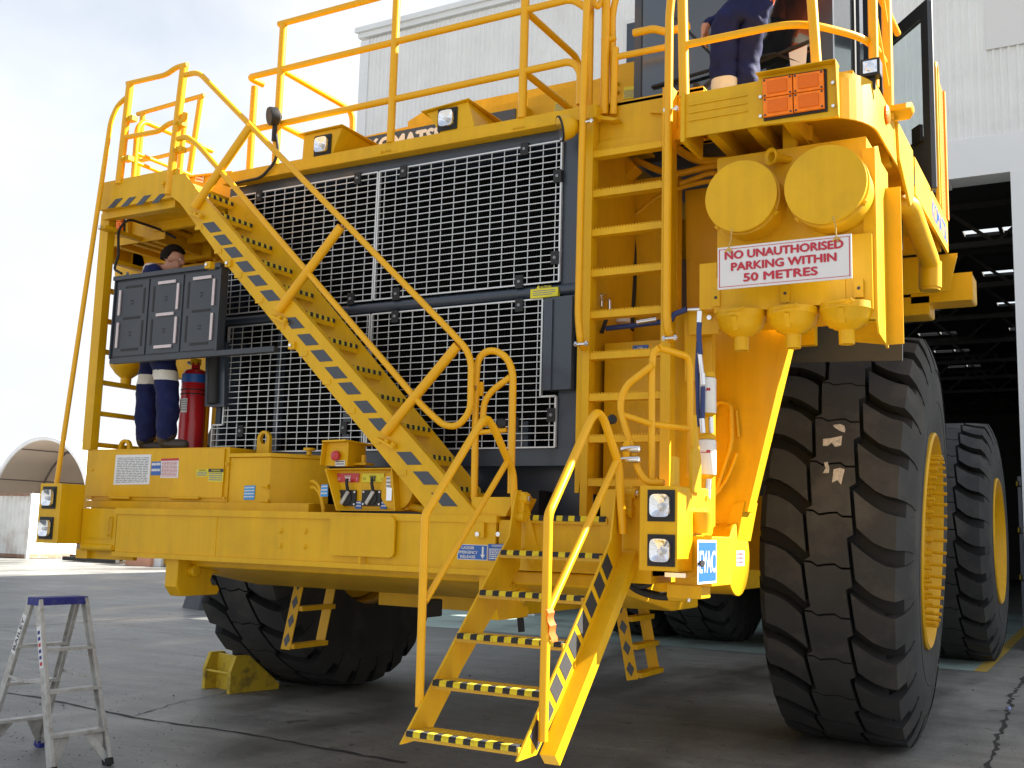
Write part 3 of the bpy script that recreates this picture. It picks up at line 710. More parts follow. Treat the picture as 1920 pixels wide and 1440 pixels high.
def grille(x0, x1, z0, z1, notch=None):
    """welded wire panel: thin flat bars; notch=(side, width, z) cuts the upper part short on one side"""
    mb = MB(); w = .0045; Y0 = YG
    def lim(z):
        a, b = x0, x1
        if notch and z > notch[2]:
            if notch[0] == 'R': b = x1 - notch[1]
            else: a = x0 + notch[1]
        return a, b
    nr = int((z1 - z0) / .0465); ph = (z1 - z0) / nr
    for k in range(nr + 1):
        z = z0 + k * ph; a, b = lim(z - .001); t = .0026 if 0 < k < nr else .005
        mb.box(a, b, Y0 - .002, Y0 + .010, z - t, z + t, STEEL)
    x = x0 + .05
    while x < x1 - .02:
        top = z1
        if notch and ((notch[0] == 'R' and x > x1 - notch[1]) or (notch[0] == 'L' and x < x0 + notch[1])): top = notch[2]
        mb.box(x - .0022, x + .0022, Y0 + .004, Y0 + .012, z0, top, STEEL); x += .1035
    for xx, za, zb_ in ((x0, z0, notch[2] if notch and notch[0] == 'L' else z1), (x1, z0, notch[2] if notch and notch[0] == 'R' else z1)):
        mb.box(xx - .006, xx + .006, Y0 - .003, Y0 + .02, za, zb_, STEEL)
    if notch:
        xx = x1 - notch[1] if notch[0] == 'R' else x0 + notch[1]
        mb.box(xx - .006, xx + .006, Y0 - .003, Y0 + .02, notch[2], z1, STEEL); mb.box(min(xx, x1 if notch[0] == 'R' else x0), max(xx, x1 if notch[0] == 'R' else x0), Y0 - .003, Y0 + .02, notch[2] - .006, notch[2] + .006, STEEL)
    return mb.build('grille_panel', rad)
grille(XA, XB - .012, Zm1, Zt); grille(XB + .005, XC, Zm1, Zt)
grille(-6.28, XB - .025, Zb, Zm2, ('L', .11, 2.52)); grille(XB - .005, XC - .005, Zb, Zm2, ('R', .115, 2.64))
for x, y in ((485, 367), (670, 334), (756, 321), (983, 279), (1045, 330), (1040, 483), (973, 528), (742, 551), (657, 560), (740, 593), (973, 572), (965, 795), (1033, 778), (938, 797), (644, 802), (450, 808)):
    p = at(x, y, Y=YG - .01); mb = MB(); mb.box(p.x - .03, p.x + .03, YG - .012, YG + .03, p.z - .045, p.z + .045, BLACK); mb.lathe([(0, .012), (.008, .011)], (p.x, YG - .012, p.z), (0, -1, 0), GREYINK, 8); mb.build('grille_clip', rad, .004)
mb = MB(); pY(mb, [(1022, 559), (1073, 553), (1070, 729), (1018, 732)], YG - .06, .12, NAVY); mb.build('side_duct', rad, .01)
mb = MB(); pY(mb, [(1020, 561), (1036, 560), (1032, 731), (1016, 732)], YG - .075, .02, NAVY); mb.build('side_duct', rad, .004)
mb = MB(); pY(mb, [(386, 640), (422, 640), (420, 762), (384, 762)], YG - .05, .2, NAVY)
p0 = at(402, 640, Y=YG - .06); p1 = at(400, 757, Y=YG - .06); mb.tube([p0, p1], .05, BLACK, n=12); mb.build('side_duct', rad, .01)
# caution label on the frame
Yl = YG + .002
mb = MB(); a, b = at(995, 543, Y=Yl - .02), at(1046, 555, Y=Yl - .02); mb.box(a.x, b.x, Yl - .023, Yl + .01, b.z, a.z, YLAB)
p = at(1022, 538.5, Y=Yl - .02); mb.text('CAUTION', (p.x, Yl - .024, p.z), XD, ZD, .018, YLAB, width=.095, bold=.02)
q = at(1009.5, 539.5, Y=Yl - .02); mb.prism([(q.x - .013, Yl - .025, q.z - .010), (q.x + .013, Yl - .025, q.z - .010), (q.x, Yl - .025, q.z + .016)], (0, .002, 0), YLAB)
for k in range(3): mb.box(a.x + .02, b.x - .02 - .02 * (k == 2), Yl - .0245, Yl - .023, a.z - .018 - .014 * k, a.z - .013 - .014 * k, GREYINK)
mb.build('caution_label', rad)
# yellow side plate and lower corner
mb = MB()
mb.prism([(-3.028, YG - .02, 4.49), (-2.99, YG - .02, 4.49), (-2.99, YG - .02, 2.08), (-3.0, YG - .02, 2.0), (-3.028, YG - .02, 2.0)], (0, .9, 0), YEL)
mb.build('side_plate', T, .012)

# ---------------- upper deck, hood
mb = MB()
mb.box(-6.28, -2.9, 6.19, 6.29, 4.504, 4.60, YEL); mb.box(-6.275, -2.905, 6.29, 10.2, 4.575, 4.597, YEL)
mb.box(-6.28, -2.9, 6.183, 6.188, 4.506, 4.517, YEL)
fas = mb.build('deck', T, .008)
for x in (724, 973):
    p = at(x, 245 if x > 900 else 288, Y=6.188); mb = MB(); mb.tube([p + Vector((-.10, 0, .005)), p + Vector((-.04, 0, .005)), p + Vector((-.04, -.012, .02)), p + Vector((.04, -.012, .02)), p + Vector((.04, 0, .005)), p + Vector((.1, 0, .005))], .005, YEL, n=6); mb.build('latch', fas)
mb = MB()
mb.prism([(-6.05, 7.5, 4.6), (-4.22, 7.5, 4.6), (-4.22, 7.5, 5.36), (-6.05, 7.5, 5.30)], (0, 1.4, 0), YEL)
mb.prism([(-6.0, 8.5, 4.6), (-4.1, 8.5, 4.6), (-4.1, 8.5, 5.93), (-5.9, 8.5, 5.93), (-6.1, 8.5, 5.85)], (0, 3.2, 0), YEL)
mb.prism([(-4.26, 7.7, 4.6), (-3.5, 7.7, 4.6), (-3.5, 7.7, 5.52), (-4.26, 7.7, 5.46)], (0, 2.2, 0), YEL)
hood = mb.build('hood', T, .02)
mb = MB(); a = at(672, 262, Y=7.49); b = at(966, 232, Y=7.49)
zc = 5.19
mb.box(a.x, b.x, 7.488, 7.50, zc - .10, zc + .10, NAVY)
p = at(692, 268, Y=7.48)
mb.text('KOMATSU', (p.x, 7.4835, zc - .005), XD, ZD, .135, PAPER, align='LEFT', width=.83, bold=.06)
mb.build('name_band', hood)
for px4 in ([(1042, 189), (1060, 186), (1058, 208), (1039, 211)],):
    label_plate('warning_label', hood, px4, 7.695, YLAB, 6, GREYINK, head=(.25, YLAB))
mb = MB(); mb.box(-3.5, -2.95, 7.6, 10, 4.6, 5.55, YEL); hb = mb.build('control_cabinet', T, .015)
label_plate('warning_label', hb, [(1170, 164), (1193, 161), (1191, 183), (1169, 186)], 7.595, YLAB, 6, GREYINK, head=(.25, YLAB))
label_plate('warning_label', hb, [(1173, 188), (1191, 186), (1190, 196), (1174, 198)], 7.595, YLAB, 3, GREYINK)
for z in (0, .16):
    p = at(1157, 158 + z * 100, Y=7.6); mb = MB(); mb.tube([p, p + Vector((0, -.03, 0))], .02, YEL, n=8); mb.build('hinge', hb)
# work lights on the fascia
def worklight(pts, side, lamp):
    mb = MB(); q = [at(x, y, Y=6.2) for x, y in pts]
    fr = q; bk = [v + Vector((0.0, .42, -.02 if v.z > 4.7 else 0)) for v in q]
    mb.add(fr + bk, [[3, 2, 1, 0], [4, 5, 6, 7], [0, 1, 5, 4], [1, 2, 6, 5], [2, 3, 7, 6], [3, 0, 4, 7]], YEL)
    a = q[0] + Vector((-.03, -.03, .004)); b = q[1] + Vector((.02, -.03, .004)); mb.prism([a, b, b + Vector((0.03, .47, -.02)), a + Vector((0, .47, -.02))], (0, 0, .008), YEL)
    o = mb.build('lamp_box', T, .004)
    p = at(*lamp, Y=6.2); headlight(o, (p.x, 6.195, p.z), .165, .165); return o
worklight([(570, 254), (642, 238), (622, 290), (566, 302)], .1, (606, 273))
worklight([(800, 212), (878, 190), (890, 238), (826, 250)], .1, (840, 224))
# round lamp hanging at the fascia's right end
mb = MB(); p = at(1060, 231, Y=6.08)
mb.lathe([(-.01, .045), (.03, .075), (.07, .082), (.10, .085)], p + Vector((.05, .05, -.01)), (-.75, -.55, -.25), YEL, 24)
mb.lathe([(.10, .088), (.112, .088), (.113, .08)], p + Vector((.05, .05, -.01)), (-.75, -.55, -.25), BLACK, 24)
rl = mb.build('round_lamp', T); mb = MB(); mb.lathe([(.113, .078), (.116, .0)], p + Vector((.05, .05, -.01)), (-.75, -.55, -.25), LENS, 24); mb.build('lens', rl)
# second lamp seen from behind on the left railing post
mb = MB(); p = at(513, 218, Y=6.14)
mb.lathe([(-.06, .03), (-.03, .07), (.03, .075), (.04, .07)], p, (-.5, -.85, -.2), BLACK, 20); mb.tube([p + Vector((0, .02, -.05)), p + Vector((0, .02, -.2))], .02, BLACK)
rl = mb.build('round_lamp', T)
mb = MB(); mb.tube([p + Vector((.02, .02, -.15)), at(522, 280, Y=6.15), at(515, 305, Y=6.16), at(490, 333, Y=6.17), at(440, 344, Y=6.17)], .012, BLACK, bend=.06, n=8); mb.build('cable', T)

# ---------------- centre railing
mb = MB(); r = .026; Yr = 6.2
zr = (4.945, 5.40, 5.80)
for x, zt_ in ((-5.73, 5.80), (-4.60, 6.35), (-3.475, 6.35)):
    mb.tube([(x, Yr, 4.6), (x, Yr, zt_)], .031, RAILY)
xe = at(465, 240, Y=Yr).x
mb.tube([(-5.78, Yr, 5.80), (-3.0, Yr, 5.80)], r, RAILY)
xl = at(465, 150, Y=Yr).x
mb.tube([(xl + .04, Yr + .14, 5.385), (xl, Yr, 5.40), (-3.1, Yr, 5.40), (-2.98, Yr + .04, 5.3)], r, RAILY, bend=.06)
mb.tube([(xl, Yr + .02, zr[0]), (-3.10, Yr, zr[0]), (-3.03, Yr, zr[0] - .08), (-3.03, Yr, 4.62)], r, RAILY, bend=.07)
p = at(478, 155, Y=Yr + .14); mb.tube([(p.x, Yr + .14, 5.385), (p.x, Yr + .14, 4.6)], .03, RAILY)
for x, zt_, y2 in ((-5.73, 5.40, 7.15), (-3.475, 5.40, 7.1)):
    mb.tube([(x, Yr, zt_), (x, y2, zt_), (x, y2, 4.6)], r, RAILY, bend=.13)
    mb.tube([(x, Yr, zr[0]), (x, y2, zr[0])], r, RAILY)
mb.build('deck_railing', T)

# ---------------- diagonal stairway across the radiator
YF, YR2 = 5.70, 6.13
sl0 = at(331, 345, Y=YF); sl1 = at(880, 960, Y=YF); lo0 = at(345, 400, Y=YF); lo1 = at(826, 960, Y=YF)
zflat = 1.835
mb = MB()
e0 = at(330, 343, Y=YF); topx = at(372, 352, Y=YF)
def stringer(y, th):
    mb.prism([(-6.33, y, 4.44), (-6.20, y, 4.44), (-6.06, y, 4.29), (-3.43, y, zflat), (-3.78, y, zflat), (-5.842, y, 3.80), (-6.226, y, 4.20), (-6.33, y, 4.27)], (0, th, 0), YEL)
    # flanges
    mb.bar((-6.06, y + th / 2 + .022, 4.288), (-3.435, y + th / 2 + .022, zflat + .003), .046 + th, .008, YEL)
    mb.bar((-5.842, y + th / 2 + .022, 3.802), (-3.785, y + th / 2 + .022, zflat + .002), .046 + th, .008, YEL)
stair = part('diagonal_stairway', (-4.9, YF, 1.84))
stringer(YF, .012); mb.build('stringer', stair, .002); mb = MB()
mb.prism([(-6.02, YR2, 4.36), (-3.50, YR2, zflat), (-3.84, YR2, zflat), (-6.14, YR2, 4.06), (-6.14, YR2, 4.36)], (0, .012, 0), YEL)
mb.build('stringer', stair, .002)
# reflective squares on the front stringer
sq = [(382, 397), (398, 428), (418, 454), (440, 482), (462, 510), (486, 524), (509, 551), (555, 603), (581, 633), (606, 664), (634, 697), (657, 726), (687, 761), (714, 794), (772, 857), (803, 896), (838, 932)]
d = Vector((2.37, 0, -2.21)).normalized(); wv = Vector((1, 0, 0))
for x, y in ((403, 418), (421, 445), (440, 470), (462, 497), (484, 524), (508, 552), (553, 602), (580, 633), (605, 664), (631, 697), (656, 727), (686, 761), (714, 794), (768, 858), (801, 893), (838, 930)):
    p = at(x, y, Y=YF - .002)
    # centre on the stringer's axis
    ax0 = Vector((-5.855, 0, 3.955)); t = (p - ax0).dot(d); c = ax0 + d * t; c.y = YF - .0025
    u = d * .062; v = Vector((.094, 0, 0.0))
    mb = MB(); mb.prism([c - u - v * .62, c - u + v * .62, c + u + v * .62, c + u - v * .62], (0, .002, 0), HAZB); mb.build('reflective_strip', stair)
def grip(mb, a, b, n, h, dpt, first=0, up=ZD, fw=None):
    """striped anti-slip nosing from a to b, black and yellow blocks"""
    a = Vector(a); b = Vector(b); fw = Vector(fw)
    for k in range(n):
        p = a.lerp(b, k / n); q = a.lerp(b, (k + 1) / n)
        mb.prism([p, q, q + fw * dpt, p + fw * dpt], ZD * h, HAZK if (k + first) % 2 == 0 else HAZY)
GRATE = mat('tread_plate', (0.6, 0.34, 0.016), 0.42, bump=0.6, bscale=120)
for k in range(12):
    t = (k - 1) / 10.0
    x = -5.87 + t * (-3.66 + 5.87) if k else -6.09; z = 4.095 + t * (2.01 - 4.095) if k else 4.30
    mb = MB()
    # open tread: front lip, two side angles and diagonal lattice
    mb.box(x - .004, x + .004, YF + .012, YR2, z - .055, z - .002, YEL)
    mb.box(x - .20, x - .192, YF + .012, YR2, z - .04, z - .004, YEL)
    for j in range(11):
        y0 = YF + .02 + j * .038
        mb.bar((x - .195, y0, z - .012), (x - .002, min(y0 + .09, YR2), z - .012), .008, .012, YEL)
        mb.bar((x - .195, min(y0 + .09, YR2), z - .014), (x - .002, y0, z - .014), .008, .012, YEL)
    for yy in (YF + .03, YR2 - .02): mb.bar((x - .2, yy, z - .03), (x, yy, z - .03), .03, .006, YEL)
    grip(mb, (x + .005, YF + .015, z - .003), (x + .005, YR2 - .003, z - .003), 13, .012, .045, 0, fw=(-1, 0, 0))
    grip(mb, (x + .007, YF + .015, z - .022), (x + .007, YR2 - .003, z - .022), 13, .022, .006, 0, fw=(-1, 0, 0))
    mb.build('tread', stair)
# handrails of the stairway
Yh = YF - .02
def px_tube(mb, pts, r, M, bend=.0, n=10, **pl):
    return mb.tube([at(x, y, **pl) for x, y in pts], r, M, bend=bend, n=n)
mb = MB()
px_tube(mb, [(346, 141), (372, 135), (845, 622), (884, 665), (882, 772), (858, 800), (832, 798), (795, 765), (372, 272), (350, 256), (333, 261)], .022, RAILY, bend=.10, Y=Yh)
hr = mb.build('handrail', stair)
for (x0, y0), (x1, y1) in (((365, 388), (470, 236)), ((522, 582), (640, 425)), ((722, 812), (858, 648))):
    a = at(x0, y0, Y=Yh); b = at(x1, y1, Y=Yh); mb = MB(); mb.tube([a, b], .033, RAILY, n=14)
    mb.bar(a + Vector((-.05, .012, -.035)), a + Vector((.09, .012, -.10)), .012, .09, YEL, up=(0, 1, 0))
    dn = (b - a).normalized()
    for s_ in (.02, .075): mb.lathe([(0, .018), (.02, .016)], a + Vector((.0 + s_, -.0, -.05 - s_ * .4)), (0, -1, 0), YEL, 8)
    mb.build('handrail_post', stair)
for x, y in ((428, 494), (547, 648), (390, 497)):
    p = at(x, y, Y=YF - .01); mb = MB(); mb.box(p.x - .025, p.x + .03, YF - .02, YF + .03, p.z - .025, p.z + .025, YEL); mb.lathe([(0, .014), (.014, .012)], p + Vector((-.0, -.01, 0)), (0, -1, 0), CHROME, 8); mb.build('bracket', stair)
for k in range(11):
    x = -5.87 + k / 10 * 2.21; z = 4.095 - k / 10 * 2.085
    c = Vector((x - .13, YF - .012, z - .10)); mb = MB(); mb.box(c.x - .04, c.x + .03, YF - .006, YF + .002, c.z - .035, c.z + .0, YEL); mb.build('tread_bracket', stair)
# post loop beside the stair foot
mb = MB(); Yq = 5.75
px_tube(mb, [(889, 935), (893, 700), (897, 672), (912, 658), (932, 658), (952, 672), (962, 700), (958, 925)], .023, RAILY, bend=.06, Y=Yq)
px_tube(mb, [(957, 707), (925, 730), (908, 752), (905, 790), (908, 800)], .021, RAILY, bend=.1, Y=Yq)
px_tube(mb, [(897, 811), (950, 806)], .016, RAILY, Y=Yq)
gl = mb.build('gate_loop', T)
mb = MB(); p = at(889, 728, Y=Yq - .03); mb.lathe([(0, .022), (.012, .02), (.013, 0)], p, (0, -1, 0), CHROME, 12); pY(mb, [(893, 716), (905, 716), (905, 742), (893, 742)], Yq + .0, .015, RAILY); mb.build('stop_plate', gl)
mb = MB(); pY(mb, [(884, 932), (965, 932), (948, 968), (884, 968)], Yq - .03, .3, YEL); mb.build('post_base', T, .008)

# ---------------- platform at the head of the stairs, left ladder
mb = MB()
mb.box(-7.33, -6.33, 5.85, 6.95, 4.325, 4.44, YEL); mb.box(-7.33, -6.43, 5.85, 5.866, 4.44, 4.565, YEL)
mb.box(-7.33, -7.314, 5.866, 6.95, 4.44, 4.565, YEL)
mb.box(-6.95, -6.28, 6.95, 7.3, 4.3, 4.44, YEL)
for y in (6.3, 6.7): mb.box(-7.2, -6.35, y, y + .05, 4.24, 4.324, YEL)
mb.box(-7.36, -6.5, 5.9, 5.98, 4.26, 4.324, YEL)
plat = mb.build('stair_platform', T, .006)
for x in (205, 230, 258, 287):
    mb = MB(); pY(mb, [(x - 4, 392 - (x - 205) * .11 - 1), (x + 9, 390 - (x - 205) * .11 - 1), (x + 25, 371 - (x - 205) * .11), (x + 12, 373 - (x - 205) * .11)], 5.846, .003, HAZB); mb.build('reflective_strip', plat)
mb = MB()
mb.prism([(-6.95, 6.35, 4.44), (-6.35, 6.35, 4.44), (-6.35, 6.35, 4.66), (-6.95, 6.35, 4.70)], (0, .5, 0), YEL)
mb.prism([(-6.98, 6.33, 4.70), (-6.33, 6.33, 4.66), (-6.33, 6.9, 4.66), (-6.98, 6.9, 4.70)], (0, 0, .02), YEL)
lk = mb.build('locker', T, .006)
label_plate('warning_label', lk, [(367, 327), (383, 331), (381, 343), (366, 340)], 6.345, PAPER, 2, REDINK)
mb = MB(); Yp = 5.85; r2 = .024
def V(x, y, **k): return at(x, y, **k)
mb.tube([V(223, 345, Y=Yp), V(244, 158, Y=Yp)], .032, RAILY); mb.tube([V(316, 365, Y=Yp), V(346, 122, Y=Yp)], .034, RAILY)
mb.tube([V(239, 157, Y=Yp), V(312, 140, Y=Yp), V(331, 126, Y=Yp), V(352, 121, Y=Yp)], .022, RAILY, bend=.05)
mb.tube([V(234, 258, Y=Yp), V(298, 246, Y=Yp), V(318, 231, Y=Yp), V(345, 227, Y=Yp), V(347, 212, Y=Yp)], .022, RAILY, bend=.04)
# side and back rails of the platform
Xs = -7.31
a = V(250, 340, Y=Yp + .06); mb.tube([a, (a.x, a.y, 5.02), (a.x, a.y + .06, 5.10), (a.x, a.y + .85, 5.10)], .024, RAILY, bend=.10)
mb.tube([(a.x, Yp + .06, 4.80), (a.x, 6.9, 4.80)], .018, RAILY); mb.tube([(a.x, Yp + .06, 4.72), (a.x, 6.9, 4.72)], .018, RAILY)
Yb_ = 6.9
mb.tube([V(352, 345, Y=Yb_), V(377, 180, Y=Yb_)], .028, RAILY); mb.tube([V(258, 214, Y=Yb_), V(384, 178, Y=Yb_)], .022, RAILY)
mb.tube([V(250, 304, Y=Yb_), V(300, 294, Y=Yb_), V(362, 278, Y=Yb_)], .020, RAILY)
mb.tube([V(256, 345, Y=Yb_), V(268, 212, Y=Yb_)], .026, RAILY)
mb.tube([V(335, 335, Y=6.2), V(347, 212, Y=6.2)], .026, RAILY); 
pr = mb.build('platform_railing', plat)
for x, y in ((247, 222), (240, 297), (340, 232), (338, 280), (316, 345)):
    p = V(x, y, Y=Yp); mb = MB(); mb.box(p.x - .05, p.x + .03, Yp - .02, Yp + .04, p.z - .022, p.z + .022, YEL); mb.lathe([(0, .016), (.02, .014)], p + Vector((-.03, -.02, 0)), (0, -1, 0), YEL, 8); mb.build('gate_hinge', pr, .003)
lad = part('side_ladder', (-7.36, 6.3, 2.31))
mb = MB(); mb.box(-7.41, -7.31, 5.93, 6.01, 2.31, 4.325, YEL); mb.build('ladder_rail', lad, .006)
mb = MB(); mb.box(-7.41, -7.33, 6.62, 6.70, 2.0, 4.325, YEL); mb.build('ladder_rail', lad, .006)
for k in range(8):
    z = 2.36 + .262 * k; mb = MB(); mb.box(-7.39, -7.33, 6.01, 6.62, z - .018, z + .018, YEL); mb.build('rung', lad, .003)
mb = MB(); mb.tube([(-7.34, 5.66, 2.0), (-7.225, 5.80, 5.08), (-7.19, 5.83, 5.22), (-7.11, 5.85, 5.285)], .02, RAILY, bend=.08); mb.build('grab_rail', T)
p = V(192, 427, Y=5.85); mb = MB(); mb.box(p.x - .03, p.x + .06, 5.83, 5.95, p.z - .015, p.z + .015, YEL); mb.lathe([(0, .018), (.012, .016)], p + Vector((0, -.02, 0)), (0, -1, 0), CHROME, 8); mb.build('bracket', T)
mb = MB(); mb.tube([V(222, 480, Y=5.98), V(222, 430, Y=6.0), V(240, 410, Y=6.0), V(300, 430, Y=6.3), V(330, 447, Y=6.4)], .011, BLACK, bend=.06, n=8); mb.tube([V(222, 478, Y=5.98), V(214, 505, Y=5.97), V(228, 513, Y=5.95)], .011, BLACK, bend=.03, n=8); mb.build('cable', T)

# ---------------- payload display board
YD_ = 5.88; mb = MB()
x0, x1, z0, z1 = -7.08, -5.92, 3.045, 3.695
mb.box(x0, x1, YD_, YD_ + .055, z0, z1, BOARD)
mb.box(x0 - .02, x1 + .015, YD_ - .03, YD_ + .10, z1, z1 + .035, BOARD); mb.box(x0 - .01, -5.33, YD_ - .012, YD_ + .04, z0 - .04, z0, BOARD)
mb.box(x0 - .012, x0, YD_ - .02, YD_ + .1, z0, z1, BOARD); mb.box(x1 - .0, x1 + .02, YD_ - .02, YD_ + .06, z0, z1, BOARD)
mb.tube([(-7.0, YD_ + .02, 3.71), (-6.97, YD_ + .0, 3.76)], .012, GREYINK, n=6)
brd = mb.build('display_board', T, .004)
lit = {0: 'ef', 1: 'abgcd', 2: 'abc'}
for d_ in range(3):
    ux = x0 + .02 + d_ * .385; uw = .365
    mb = MB(); mb.box(ux, ux + uw, YD_ - .010, YD_ + .01, z0 + .015, z1 - .015, BOARD); pan = mb.build('digit_panel', brd, .004)
    L_, R__, B_, M_, T_ = ux + .045, ux + uw - .045, z0 + .065, (z0 + z1) / 2, z1 - .065
    seg = {'a': (L_ + .05, T_, R__ - .03, T_), 'b': (R__, M_ + .03, R__, T_ - .02), 'c': (R__, B_ + .02, R__, M_ - .03), 'd': (L_ + .05, B_, R__ - .03, B_), 'e': (L_, B_ + .02, L_, M_ - .03), 'f': (L_, M_ + .03, L_, T_ - .02), 'g': (L_ + .05, M_, R__ - .03, M_)}
    for k, (xa, za, xb, zb_) in seg.items():
        on = k in lit[d_]; mb = MB(); w_ = .012 if on else .010
        if abs(xa - xb) < 1e-6: mb.box(xa - w_, xa + w_, YD_ - (.022 if on else .0125), YD_ - .006, za, zb_, LEDS if on else BLACK)
        else: mb.box(xa, xb, YD_ - (.022 if on else .0125), YD_ - .006, za - w_, za + w_, LEDS if on else BLACK)
        mb.build('led_segment' if on else 'empty_slot', pan, .008 if on else 0)
    for zz in ((B_ + M_) / 2, (T_ + M_) / 2):
        for dx, dz in ((-.008, .012), (.012, .012), (-.006, -.014), (.012, -.01)):
            mb = MB(); mb.lathe([(0, .006), (.003, .005)], ((L_ + R__) / 2 + dx, YD_ - .01, zz + dz), (0, -1, 0), BLACK, 6); mb.build('bolt', pan)
# ---------------- vertical ladder on the right
YL = 6.22
vl = part('ladder', (-2.68, YL, 1.84))
mb = MB(); mb.box(-2.985, -2.935, YL, YL + .10, 1.84, 4.58, YEL); mb.build('ladder_rail', vl, .006)
mb = MB(); mb.box(-2.44, -2.375, YL, YL + .10, 1.84, 4.64, YEL); mb.build('ladder_rail', vl, .006)
for y in (289, 363, 436, 512, 590, 667, 745, 823, 905):
    p = at(1111, y, Y=YL); mb = MB(); mb.box(-2.935, -2.44, YL + .01, YL + .085, p.z - .022, p.z + .022, YEL)
    for k in range(24):
        x = -2.93 + k * .0202; mb.box(x, x + .011, YL + .008, YL + .087, p.z + .022, p.z + .03, YEL)
    mb.build('rung', vl, .002)
mb = MB(); Yg = 6.1
mb.tube([at(1102, -40, Y=Yg), at(1093, 200, Y=Yg), at(1084, 590, Y=Yg), at(1088, 640, Y=Yg), at(1094, 652, Y=Yg + .1)], .024, RAILY, bend=.05)
mb.build('grab_rail', vl)
mb = MB(); mb.tube([at(1262, -40, Y=Yg), at(1255, 30, Y=Yg), at(1250, 590, Y=Yg), at(1253, 625, Y=Yg), at(1258, 636, Y=Yg + .1)], .027, RAILY, bend=.05)
mb.build('grab_rail', vl)
for x, y in ((1090, 645), (1256, 634), (1100, 228), (1258, 205)):
    p = at(x, y, Y=Yg); mb = MB(); mb.lathe([(-.05, .009), (.05, .009)], p, (1, 0, 0), CHROME, 8); mb.lathe([(-.045, .018), (-.03, .018)], p, (1, 0, 0), CHROME, 6); mb.lathe([(.03, .018), (.045, .018)], p, (1, 0, 0), CHROME, 6); mb.build('bolt', vl)
# gate posts between the ladder tops
mb = MB()
for x, yt, yb, rr in ((1104, -30, 215, .026), (1133, -30, 215, .03), (1150, 90, 215, .024)):
    mb.tube([at(x + 4, yt, Y=6.3), at(x, yb, Y=6.3)], rr, RAILY)
mb.tube([at(1108, -12, Y=6.2), at(1120, 18, Y=6.25), at(1130, -5, Y=6.3)], .02, RAILY, bend=.05)
mb.tube([at(1150, 215, Y=6.34), at(1148, 30, Y=6.34), at(1155, -8, Y=6.34), at(1180, -30, Y=6.34)], .024, RAILY, bend=.06)
mb.tube([at(1150, 108, Y=6.3), at(1250, 88, Y=6.3)], .022, RAILY)
mb.tube([at(1188, 62, Y=6.28), at(1225, 54, Y=6.28), at(1250, 60, Y=6.28), at(1292, 48, Y=6.28)], .026, RAILY, bend=.03)
mb.tube([at(1128, 78, Y=6.3), at(1155, 70, Y=6.32)], .02, RAILY)
mb.build('ladder_gate', T)
mb = MB()
mb.box(-2.985, -2.2, 6.33, 6.40, 4.38, 4.64, YEL); mb.box(-2.985, -2.2, 6.33, 9.0, 4.62, 4.65, YEL); mb.box(-2.95, -2.2, 6.30, 6.40, 4.30, 4.37, YEL)
pY(mb, [(1115, 214), (1160, 222), (1148, 226), (1112, 222)], 6.25, .12, YEL)
pY(mb, [(1216, 211), (1245, 196), (1245, 212)], 6.3, .1, YEL)
mb.build('ladder_landing', T, .006)

# ---------------- cab deck (right) and matching left deck
def deck_outline(sgn, xc):
    """plan of the cantilevered deck front: straight front, rounded outer corner; x mirrored about xc for the left"""
    pts = [(-2.21, 5.97), (-1.50, 5.97)]
    cx_, cy_, r = -1.50, 6.37, .40
    for k in range(1, 13):
        t = -math.pi / 2 + math.pi / 2 * k / 12; pts.append((cx_ + r * .95 * math.cos(t), cy_ + r * math.sin(t)))
    pts += [(-1.12, 7.5), (-1.12, 9.43)]
    if sgn < 0: pts = [(-9.27 - x, y + .35) for x, y in pts]
    return pts
def fender(sgn, name, label):
    mb = MB(); P2 = deck_outline(sgn, CX)
    z0, z1 = 4.17, 4.42
    # outer skin
    for (xa, ya), (xb, yb) in zip(P2[:-1], P2[1:]):
        mb.add([(xa, ya, z0), (xb, yb, z0), (xb, yb, z1), (xa, ya, z1)], [[0, 1, 2, 3]], YEL, True)
        d_ = Vector((yb - ya, xa - xb, 0)).normalized() * (-.012 * sgn)
        mb.add([(xa, ya, z0), (xb, yb, z0), (xb + d_.x, yb + d_.y, z0), (xa + d_.x, ya + d_.y, z0)], [[0, 1, 2, 3]], YEL)
        mb.add([(xa + d_.x, ya + d_.y, z0), (xb + d_.x, yb + d_.y, z0), (xb + d_.x, yb + d_.y, z1), (xa + d_.x, ya + d_.y, z1)], [[3, 2, 1, 0]], YEL, True)
    inner = [(P2[0][0], 9.43)]
    top = [(x, y, z1) for x, y in P2 + inner]
    mb.prism(top, (0, 0, .03), YEL)
    cxm = sum(p[0] for p in P2) / len(P2); mb.prism([(cxm + (x - cxm) * .93, max(y, P2[0][1] + .04) if y < 9 else 9.4, z0 + .12) for x, y in P2 + inner], (0, 0, .02), YEL)
    a, b = P2[0][0], P2[1][0]
    for t in (.25, .6, .9): x = a + (b - a) * t; mb.box(x - .03, x + .03, P2[0][1] + .05, 9.3, z0 + .004, z0 + .14, YEL)
    for y in (6.9, 8.0, 9.2): mb.box(min(a, P2[-1][0]) + .03, max(a, P2[-1][0]) - .03, y, y + .08, z0 - .02, z0 + .13, YEL)
    return mb.build(name, T, 0, label)
fd = fender(1, 'deck', 'deck under the cab with amber lamp block')
fl = fender(-1, 'deck', 'deck on the far left side')
